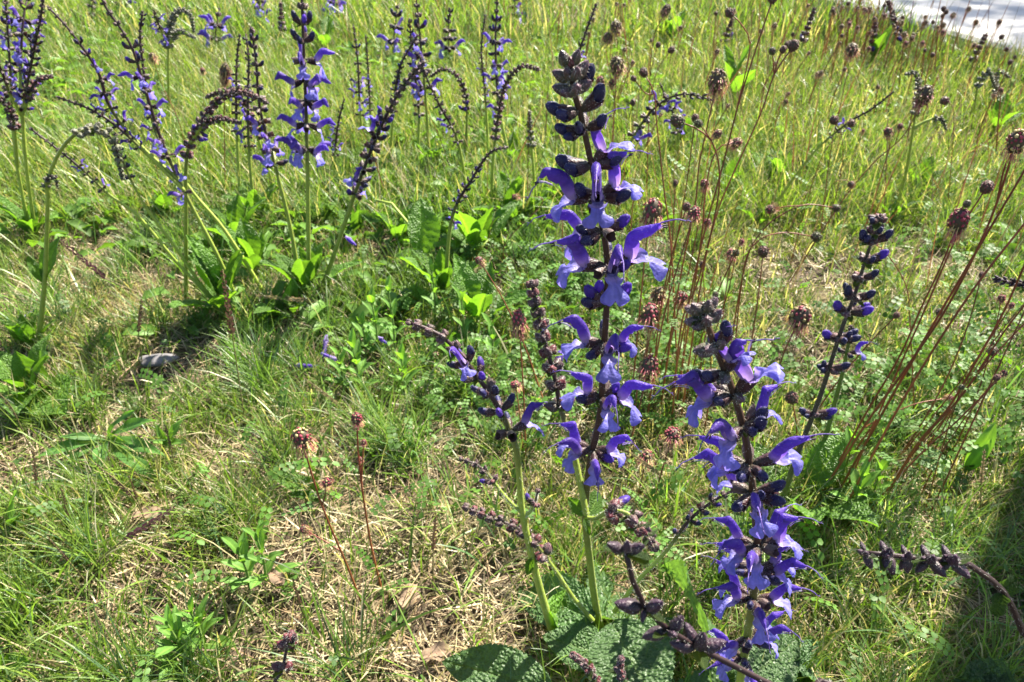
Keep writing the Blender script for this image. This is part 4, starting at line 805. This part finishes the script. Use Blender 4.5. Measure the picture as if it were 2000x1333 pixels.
B = [
 ('burnet stalk with fluffy crimson head above a smaller side head on the open lawn', [(708, 1180), (680, 1110), (650, 1040), (628, 985), (610, 930), (592, 868)], (46, 'red', 1.1), [([(629, 985), (634, 968), (638, 950)], (26, 'red', 1.0)), ([(655, 1085), (630, 1062), (600, 1038)], (22, 'red', 1.0))], .02),
 ('straight burnet stalk with pink round head and two tiny side heads', [(748, 1160), (735, 1110), (722, 1050), (708, 960), (700, 890), (697, 826)], (28, 'red', 1.1), [([(706, 940), (708, 905), (710, 868)], (14, 'red', 1.0)), ([(707, 950), (706, 925), (704, 902)], (13, 'red', 1.0))], .02),
 ('burnet stalk with big bristly brown head on a slim upright stem', [(1290, 800), (1312, 640), (1335, 510), (1358, 400), (1365, 325), (1382, 245), (1398, 172)], (42, 'brown', 1.25), [], .03),
 ('tall straight burnet stalk running up past the other heads', [(1300, 830), (1340, 620), (1372, 470), (1410, 330), (1442, 205), (1472, 110), (1507, 5)], (22, 'dark', 1), [([(1442, 205), (1466, 90), (1452, 50), (1430, 30)], (22, 'dark', 1))], .02),
 ('burnet stalk with blackish knobbly head and two small heads below it', [(1330, 820), (1368, 560), (1398, 425), (1432, 340), (1462, 275), (1490, 212), (1512, 146), (1545, 97)], (26, 'dark', 1.0), [([(1510, 146), (1510, 125), (1509, 105)], (17, 'green', 1)), ([(1512, 142), (1520, 115), (1527, 102)], (17, 'dark', 1))], .02),
 ('burnet stalk bowing sideways to a green knobbly head', [(1310, 850), (1330, 640), (1360, 560), (1385, 470), (1402, 390), (1405, 330), (1392, 280), (1365, 254), (1332, 240)], (33, 'green', 1), [([(1390, 277), (1378, 258), (1368, 246)], (20, 'green', 1)), ([(1392, 282), (1397, 275), (1398, 268)], (21, 'red', 1.0))], .02),
 ('burnet stalk with pink head nodding against a thicker stalk', [(1320, 800), (1368, 480), (1375, 400), (1386, 330), (1404, 288), (1430, 283)], (26, 'red', 1), [], .03),
 ('burnet stalk with a hook and a small dry head', [(1325, 760), (1312, 500), (1298, 380), (1288, 290), (1282, 235), (1277, 180), (1260, 148)], (22, 'dark', 1), [([(1278, 190), (1260, 185), (1240, 157)], (14, 'dark', 1))], .05),
 ('burnet stalk topped by an oval brown head far up behind', [(1262, 420), (1268, 200), (1270, 130), (1278, 70), (1297, 28)], (22, 'brown', 1.3), [([(1268, 190), (1285, 130), (1308, 102)], (16, 'dark', 1)), ([(1270, 150), (1278, 110), (1284, 92)], (13, 'dark', 1))], 0),
 ('stout burnet head shedding yellow stamens right of the tall bloom', [(1230, 820), (1250, 600), (1262, 480), (1270, 432)], (48, 'red', 1.45), [], .04),
 ('burnet stalk with red and cream head beside crossing stems', [(1262, 830), (1288, 660), (1312, 560), (1332, 495), (1352, 428)], (33, 'red', 1), [], .04),
 ('tiny headed burnet stalk between taller stems', [(1300, 700), (1310, 520), (1316, 420), (1319, 362)], (13, 'dark', 1.2), [], .05),
 ('burnet stalk arching far over to a pale green head', [(1420, 720), (1455, 520), (1490, 450), (1530, 418), (1575, 400), (1628, 406)], (20, 'green', 1), [([(1560, 405), (1535, 405), (1512, 408)], (23, 'red', 1))], .03),
 ('low arching red burnet stalk ending in a green head', [(1430, 740), (1452, 530), (1480, 472), (1530, 455), (1588, 462)], (24, 'green', 1), [], .03),
 ('burnet stalk with a dark rounded head above a nest of leaves', [(1455, 760), (1478, 600), (1490, 500)], (27, 'dark', 1), [], .04),
 ('burnet stalk with reddish broken head between arching stalks', [(1400, 720), (1415, 590), (1428, 505)], (26, 'red', 1), [], .04),
 ('burnet stalk with plump rosy head touching the tall bloom', [(1235, 860), (1245, 760), (1262, 680), (1268, 632)], (48, 'red', 1.1), [], .05),
 ('burnet stalk with cream flecked head below its plump neighbour', [(1225, 880), (1240, 830), (1255, 770), (1264, 732)], (46, 'red', 1.1), [], .04),
 ('burnet stalk with dull green brown head behind the plump one', [(1250, 800), (1265, 680), (1284, 588)], (36, 'brown', 1.1), [], .04),
 ('burnet stalk with bright red ragged head next to the grey sage tip', [(1290, 800), (1308, 680), (1328, 592)], (32, 'red', 1), [], .04),
 ('burnet stalk with tall pale head beside the budding side branch', [(1028, 900), (1022, 760), (1014, 640)], (36, 'red', 1.5), [], .04),
 ('crimson flecked burnet head low among leaves behind the second bloom', [(1270, 1010), (1290, 930), (1310, 862)], (40, 'red', .9), [], .03),
 ('faded pink burnet head low under the tall bloom', [(1238, 1000), (1250, 950), (1260, 905)], (36, 'red', 1), [], .03),
 ('burnet stalk bent over to a golden red head right of the second bloom', [(1455, 900), (1490, 800), (1515, 735), (1535, 680), (1556, 634)], (50, 'red', 1.15), [], .02),
 ('short burnet stalk with compact brown head by the dark stemmed sage', [(1552, 900), (1556, 840), (1548, 786)], (32, 'dark', .9), [], .02),
 ('long slanting burnet stalk with ragged head at the meadow edge', [(1590, 985), (1690, 830), (1762, 730), (1850, 600), (1930, 440), (1982, 290)], (46, 'red', 1.2), [([(1950, 390), (1965, 320), (1990, 285)], (26, 'red', 1))], -.02, .0015),
 ('slanting burnet stalk with fat crimson head over the bundled stalks', [(1600, 970), (1690, 810), (1755, 700), (1800, 600), (1838, 520), (1868, 445)], (46, 'red', 1.3), [([(1850, 490), (1870, 420), (1884, 402)], (18, 'green', 1))], 0, .0013),
 ('slanting burnet stalk with round white capped head', [(1640, 985), (1720, 800), (1800, 620), (1870, 460), (1922, 374)], (30, 'dark', 1), [], .02, .0012),
 ('slanting burnet stalk without a head in view, lowest of the bundle', [(1640, 1010), (1720, 860), (1800, 720), (1905, 560), (2010, 425), (2060, 350)], (30, 'dark', 1), [], 0, .0015),
 ('slanting burnet stalk in the bundle leading towards the path', [(1620, 990), (1700, 850), (1790, 690), (1890, 520), (2000, 335), (2040, 260)], (30, 'red', 1), [], -.01, .0015),
 ('long red burnet stalk rising out of the tree shade edge', [(1720, 985), (1790, 870), (1850, 800), (1910, 700), (1960, 610), (2005, 510), (2050, 420)], (30, 'dark', 1), [], -.01, .0015),
 ('thin burnet stalk with small dark head against sunlit grass', [(1690, 1000), (1800, 885), (1870, 822), (1925, 766), (1944, 742)], (17, 'dark', 1), [], 0, .0012),
 ('lower red burnet stalk of the pair leaving the shade', [(1735, 960), (1800, 862), (1880, 770), (1960, 650), (2030, 560)], (24, 'dark', 1), [], 0, .0013),
 ('burnet stalk lying nearly flat with pink tip', [(1640, 880), (1690, 835), (1780, 792), (1850, 778)], (16, 'red', 1), [], .02, .001),
 ('burnet stalk with tan head standing right of the dark sage tip', [(1790, 830), (1778, 640), (1770, 560), (1735, 500), (1706, 474)], (20, 'brown', 1), [], .05, .0009),
 ('burnet stalk with bristly golden head crossing the green sage stem', [(1535, 560), (1640, 400), (1705, 320), (1765, 265), (1800, 198)], (38, 'brown', 1.15), [([(1740, 290), (1738, 275), (1735, 264)], (21, 'red', 1)), ([(1745, 283), (1752, 265), (1757, 252)], (15, 'red', 1))], 0),
 ('thin burnet stalk with one small reddish head beyond the green sage stem', [(1850, 420), (1858, 320), (1863, 220), (1850, 200)], (21, 'dark', .9), [], 0, .0009),
 ('burnet stalk drooping to a maroon bead', [(1610, 470), (1642, 340), (1645, 270), (1632, 240)], (22, 'dark', .9), [], 0, .0009),
 ('slanting thin burnet stalk with maroon bead beside the leaning sage', [(1540, 530), (1600, 320), (1658, 246)], (19, 'dark', .9), [], 0, .0009),
 ('burnet stalk with loose golden pink head alone in the meadow', [(1600, 480), (1622, 300), (1645, 190), (1662, 108)], (30, 'brown', 1), [], .05, .001),
 ('burnet stalk with dark side bead near the arching green head', [(1580, 480), (1620, 370), (1650, 352), (1660, 358)], (18, 'dark', 1), [], 0, .0009),
 ('red stemmed burnet with a bristly brown head behind the tall bloom', [(1190, 420), (1198, 260), (1204, 140)], (36, 'brown', 1.1), [([(1200, 200), (1185, 110), (1186, 82)], (24, 'brown', 1)), ([(1200, 200), (1205, 100), (1204, 62)], (28, 'brown', 1))], 0, .0011),
 ('red burnet stem with small pink beads beside the bristly brown head', [(1180, 420), (1165, 260), (1172, 165)], (20, 'red', 1), [([(1170, 220), (1190, 180), (1194, 168)], (18, 'red', 1))], 0, .0009),
 ('red burnet stem with beadlike heads against the bloom tip', [(1205, 440), (1215, 300), (1235, 205)], (15, 'dark', 1), [], 0, .0009),
 ('burnet stalk with tall peach coloured head among the faded sage', [(440, 400), (438, 250), (440, 150)], (26, 'brown', 1.6), [([(438, 260), (437, 200), (438, 165)], (18, 'brown', 1))], 0, .001),
 ('thin red burnet stalk with a peach head touching the violet flowers', [(372, 330), (350, 240), (318, 170), (300, 118)], (18, 'brown', 1.1), [], 0, .001),
 ('burnet stalk with a reddish bead in the meadow behind the clump', [(402, 300), (398, 200), (396, 142)], (13, 'red', 1), [], 0, .0009),
 ('burnet stalk with a small red head beside the toothed lime leaf', [(1000, 540), (985, 480), (1060, 395), (1010, 385)], (14, 'red', 1), [], .02, .001),
 ('leaning red burnet stem behind the budding side branch', [(1075, 820), (1030, 690), (985, 590), (940, 515)], (20, 'red', 1), [], .05, .0012),
 ('short burnet stalk with dull red head left of the bud spike', [(1022, 880), (1015, 810), (1008, 760)], (26, 'red', .8), [], .02, .001),
]
for b in B:
    lab, pts, hd, side, Yl = b[:5]; th = b[5] if len(b) > 5 else .00125
    burnet(lab, pts, hd, side, Yl, th * .78)
rn = random.Random(31)
for k in range(20):                                         # thinner stalks filling the two bundles
    rt = k < 11; x_ = rn.uniform(1540, 1860) if rt else rn.uniform(1240, 1400); y_ = rn.uniform(880, 1010) if rt else rn.uniform(700, 860); f_ = rn.uniform(.45, 1.0)
    dx = (rn.uniform(60, 420) if rt else rn.uniform(-40, 160)) * f_; dy = -(rn.uniform(380, 620) if rt else rn.uniform(360, 560)) * f_; bw = rn.uniform(-.22, .22)
    pts = [(x_ + dx * u + bw * -dy * u * (1 - u), y_ + dy * u + bw * dx * u * (1 - u)) for u in (0, .25, .5, .75, 1)]
    t = burnet('slim dark red burnet stalk in the slanting bundle at the meadow edge' if rt else 'slim dark red burnet stalk in the bundle behind the two blooms', pts, (rn.uniform(13, 24), rn.choice(('dark', 'red', 'green')), 1.0), [], rn.uniform(-.03, .06), rn.uniform(.0006, .0009), 3)
    t['group'] = 'slim stalks of the slanting bundle' if rt else 'slim stalks behind the blooms'
# the many thin stalks far off near the path
rn = random.Random(12)
for k in range(120):
    x_ = rn.gauss(1760, 150) if k < 75 else rn.uniform(1120, 1990); x_ = min(x_, 2040); y_ = rn.uniform(60, 190) if k < 75 else rn.uniform(60, 330); h = rn.uniform(70, 130); ln = rn.uniform(5, 45)
    g = G(x_, y_)
    if on_path(g[0] + .03, g[1]): continue
    t = thing('burnet_stalk', (g[0], g[1], 0), 'thin rusty burnet stalk with a small bead head in the distant grass', 'burnet', 'thin far burnet stalks')
    Y_ = g[1]; c = catmull(line([(x_, y_), (x_ + ln * .4, y_ - h * .5), (x_ + ln, y_ - h)], Y_, Y_, True), 10)
    mb = MB(); mb.tube(c - org(t), np.linspace(.0017, .0010, 10), np.array([.28, .11, .035]) * rn.uniform(.6, 1.2), 5); obj('stem', mb.build('stem', M_rstem), t); put_head(t, c[-1], c[-1] - c[-3], rn.uniform(8, 13), rn.choice(('brown', 'brown', 'red', 'dark')), 1.0)

# ------------------------------------------------------------------ lance leafed seedlings, long leafed weeds, grass stalks, litter
def seedling(px, h, n, label, lean=(0, 0), L=(.021, .034), bright=0):
    g = G(*px); t = thing('seedling', (g[0], g[1], 0), label, 'seedling', 'lance leafed seedlings in the lawn'); top = np.array([lean[0], lean[1], h]); rn = random.Random(int(px[0] * 3 + px[1]))
    c = catmull([np.zeros(3), top * .5 + [.002, 0, 0], top], 10); mb = MB(); mb.tube(c, np.linspace(.0014, .0008, 10), np.array([.14, .22, .05]), 6); obj('stem', mb.build('stem', M_stem), t)
    for k in range(n):
        f = (k // 2 + .6) / (n // 2); a = (k // 2) * 1.57 + (k % 2) * 3.14 + rn.gauss(0, .25); p = c[int(f * 9)] if f < 1 else c[-1]; e = .35 + .9 * f; l = rn.uniform(*L) * (1.05 - .3 * f)
        d = np.array([math.cos(a) * math.cos(e), math.sin(a) * math.cos(e), math.sin(e)]); put_leaf(t, 'lance', p + org(t), p + org(t) + d * l, (0, 0, 1), rn.uniform(.9, 1.25))
for px, h, n, lab, ln in (
   ((362, 1300), .055, 14, 'pale green bushy seedling with a crowded leafy top', (0, 0)), ((398, 1262), .045, 12, 'dull green seedling leaning on its paler neighbour', (0, 0)), ((520, 1145), .062, 10, 'bright upright seedling with leaves pressed to its stem', (.004, 0)), ((488, 1150), .048, 10, 'dark green seedling with spreading paired leaves', (0, 0)),
   ((772, 700), .10, 12, 'tall lime seedling behind the bent bud spike', (0, 0)), ((738, 690), .075, 12, 'medium seedling beside the tall lime one', (0, 0)), ((700, 760), .06, 12, 'broad leafed seedling in front of the sage clump', (0, 0)), ((670, 762), .05, 10, 'low seedling with drooping leaves by the sage clump', (0, 0)), ((790, 770), .05, 12, 'seedling with blunt leaves under the bent bud spike', (0, 0)), ((880, 760), .06, 12, 'glossy seedling next to the bud spike stem', (0, 0)), ((850, 640), .09, 12, 'leafy seedling in the shade of the tall bloom', (0, 0)), ((715, 700), .05, 8, 'thin seedling with narrow leaves near fallen petals', (0, 0)),
   ((905, 690), .08, 10, 'tall pointed seedling near the toothed lime leaf', (0, 0)), ((960, 720), .06, 10, 'bushy seedling left of the pale burnet head', (0, 0)), ((1650, 1020), .06, 12, 'round topped seedling beside the bright green sage stem', (0, 0)), ((1690, 990), .05, 10, 'low seedling among burnet leaves right of the green stem', (0, 0)), ((1630, 960), .07, 10, 'fresh seedling tucked behind the bright green stem', (0, 0))):
    seedling(px, h, n, lab, ln)
def weed(px, leaves, label, kind='long', w=1.0):
    g = G(*px); t = thing('leafy_weed', (g[0], g[1], 0), label, 'weed')
    for tx, ty, z in leaves: put_leaf(t, kind, (g[0], g[1], .006), PZ(tx, ty, z), (0, -.3, 1), w)
weed((215, 870), [(110, 850, .03), (290, 815, .05), (60, 890, .02), (310, 880, .03), (190, 920, .03), (250, 800, .05), (120, 905, .01), (300, 930, .02)], 'flat weed with long strap leaves spreading in the grass')
weed((330, 880), [(335, 842, .03), (358, 815, .035), (305, 830, .03), (355, 862, .025), (300, 862, .02)], 'weed with short broad blades beside the strap leafed weed', 'lance', .9)
weed((85, 770), [(30, 690, .06), (80, 690, .07), (20, 800, .04), (120, 800, .03)], 'coarse toothed leaves around the lone sage stem', 'mid', 1.3)
weed((50, 1035), [(20, 960, .06), (75, 990, .04), (30, 1000, .05)], 'small upright weed with bright blade leaves on the open lawn', 'lance', 1.0)
weed((640, 985), [(520, 920, .02), (560, 965, .02)], 'feathery low weed near the crimson burnet', 'mid', .6)
weed((1880, 930), [(1935, 860, .05), (1945, 830, .06)], 'broad bright leaves at the border of the tree shade', 'lance', 1.0)
weed((10, 1330), [(50, 1290, .03), (0, 1280, .03)], 'dark toothed leaf pressed into the short grass', 'mid', 1.3)
weed((1600, 1330), [(1520, 1330, .04), (1560, 1290, .05), (1450, 1300, .06)], 'bright green crinkled leaves under the second bloom', 'crinkle', 1.0)

def spike_mesh(r, n, col):
    mb = MB()
    for k in range(n):
        u = k / n; a = k * 2.4; L = .10 * (1 - .5 * u); d = nrm([.9, .35 * math.cos(a), .35 * math.sin(a)]); s = nrm(np.cross(d, [math.sin(a), 1, .2])); p = np.array([u, .012 * math.cos(a), .012 * math.sin(a)])
        mb.add(np.array([p, p + d * L * .5 + s * L * .30, p + d * L, p + d * L * .5 - s * L * .30]), [(0, 1, 2, 3)], col * r.uniform(.6, 1.4))
    return mb.build('seed_spike', M_straw)
SPK = [spike_mesh(r2, 44, np.array(c_)) for c_ in ((.085, .032, .045), (.11, .055, .04), (.30, .22, .12))]
def grass_stalk(px, mid, tip, label, f=.45, kind=0, lean=0.0, group='grass stalks with narrow seed spikes'):
    g = G(*px); t = thing('grass_stalk', (g[0], g[1], 0), label, 'grass stalk', group); c = catmull(line([px, mid, tip], g[1], g[1] + lean, True), 20); i = int(20 * (1 - f))
    mb = MB(); mb.tube(c - org(t), np.linspace(.0007, .0004, 20), np.array([.20, .17, .07]), 5); obj('stem', mb.build('stem', M_straw), t)
    v = c[-1] - c[i]; x, y, z = frame(v, np.array([0, 0, 1.])); L = np.linalg.norm(v); obj('seed_spike', SPK[kind], t, m4(c[i] - org(t), x, y, z, L, L * 1.0))
GL = 'thin grass stalk with a narrow purplish seed spike on the open lawn'
for px, md, tp, kd in (((300, 1050), (255, 965), (185, 905), 0), ((290, 1030), (264, 965), (252, 930), 1), ((345, 925), (332, 870), (322, 830), 0), ((150, 1140), (215, 1075), (342, 992), 0), ((142, 1075), (132, 1005), (120, 955), 1), ((130, 800), (95, 755), (66, 728), 0), ((60, 880), (25, 800), (-5, 765), 0), ((190, 1160), (120, 1080), (92, 1048), 0), ((210, 1140), (170, 1120), (138, 1110), 0), ((620, 1240), (590, 1195), (572, 1130), 1), ((845, 1160), (846, 1070), (852, 1005), 1), ((60, 1010), (70, 940), (64, 880), 1), ((100, 900), (40, 870), (-2, 892), 0), ((480, 840), (440, 560), (435, 530), 1)):
    grass_stalk(px, md, tp, GL, .45, kd)
for px, md, tp, kd, lab in (((278, 720), (270, 640), (277, 585), 1, 'single brown grass spike over the mossy hollow'), ((720, 850), (650, 780), (592, 738), 2, 'pale grass stalk leaning to the sage clump in front of the seedlings'), ((730, 625), (620, 590), (500, 578), 2, 'bleached grass stalk lying across the sage clump'), ((1918, 1010), (1917, 940), (1923, 880), 2, 'golden grass stalk lit against the tree shade'), ((1915, 990), (1945, 965), (1992, 952), 2, 'drooping pale grass stalk beside the golden one'), ((1480, 690), (1620, 672), (1760, 712), 2, 'long pale grass stalk stretched between the red stalks'), ((0, 1330), (80, 1290), (205, 1322), 2, 'arched straw coloured stalk low over the short grass'), ((1330, 980), (1280, 920), (1222, 878), 2, 'straight thin straw stalk crossing under the tall bloom'), ((330, 590), (200, 540), (112, 465), 0, 'slanting brown stalk behind the lone sage stem'), ((760, 380), (700, 400), (640, 500), 1, 'dark dry stalk among the broad leaves')):
    grass_stalk(px, md, tp, lab, .5, kd)
# dead leaves, stone, fallen petals
for px, L, a, lab in (((268, 1035), .022, .4, 'pale curled dead leaf under the purple grass spikes'), ((318, 1040), .018, 2.0, 'tan folded dead leaf beside the pale curled one'), ((790, 1215), .028, 1.2, 'grey brown pointed dead leaf on bare soil'), ((825, 1310), .026, .3, 'reddish brown dead leaf by the crinkled sage leaf'), ((478, 715), .02, .2, 'whitish dead leaf scrap on the mossy lawn'), ((845, 720), .014, 1.0, 'brown dead leaf between the seedlings'), ((1030, 640), .02, 1.3, 'small tan dead leaf near the pale burnet head'), ((560, 1165), .02, 2.4, 'bleached leaf flake below the upright seedlings')):
    g = G(*px); t = obj('dead_leaf', LEAF['dead', random.randrange(4)], None, m4(np.array([g[0], g[1], .016]), np.array([math.cos(a), math.sin(a), 0]), np.array([-math.sin(a), math.cos(a), 0]), np.array([0, 0, 1.0]), L)); setp(t, lab, 'dead leaf', 'dead leaves on the ground')
st = MB(); A = []; nn = 14
for i in range(7):
    u = i / 6 * math.pi; A.append([(math.sin(u) * .022 * math.cos(b) * (1 + .2 * math.sin(3 * b + 1)), math.sin(u) * .012 * math.sin(b) * (1 + .15 * math.cos(2 * b)), math.cos(u) * .005) for b in np.arange(nn) * 2 * math.pi / nn])
st.grid(np.array(A), np.array([.17, .16, .17]), wrap=True); g = G(308, 712); o = obj('stone', st.build('stone', M_stone)); o.location = (g[0], g[1], .006); o.rotation_euler = (.1, .08, .3); setp(o, 'flat grey stone half sunk in the mossy hollow', 'stone')
for px, z, lab, s in (((672, 460), .05, 'fallen violet corolla with white end caught on a grass blade', 1.2), ((638, 650), .03, 'fallen violet and white petal at the foot of the sage clump', 1.2), ((570, 715), .016, 'dark violet fallen petal in the short grass', 1.0), ((735, 657), .02, 'blue fallen petal between the seedlings', .9), ((42, 622), .02, 'tiny pale violet blossom lying by the lone sage stem', .7), ((660, 706), .014, 'shrivelled blue petal under the seedlings', .9)):
    q = PZ(*px, z); o = obj('fallen_petal', PROTO['hood', random.randrange(NF)], None, m4(q, *frame(np.array([random.uniform(-1, 1), random.uniform(-.5, .5), -.1]), np.array([.2, -1.0, .5])), s)); setp(o, lab, 'petal', 'fallen sage petals')
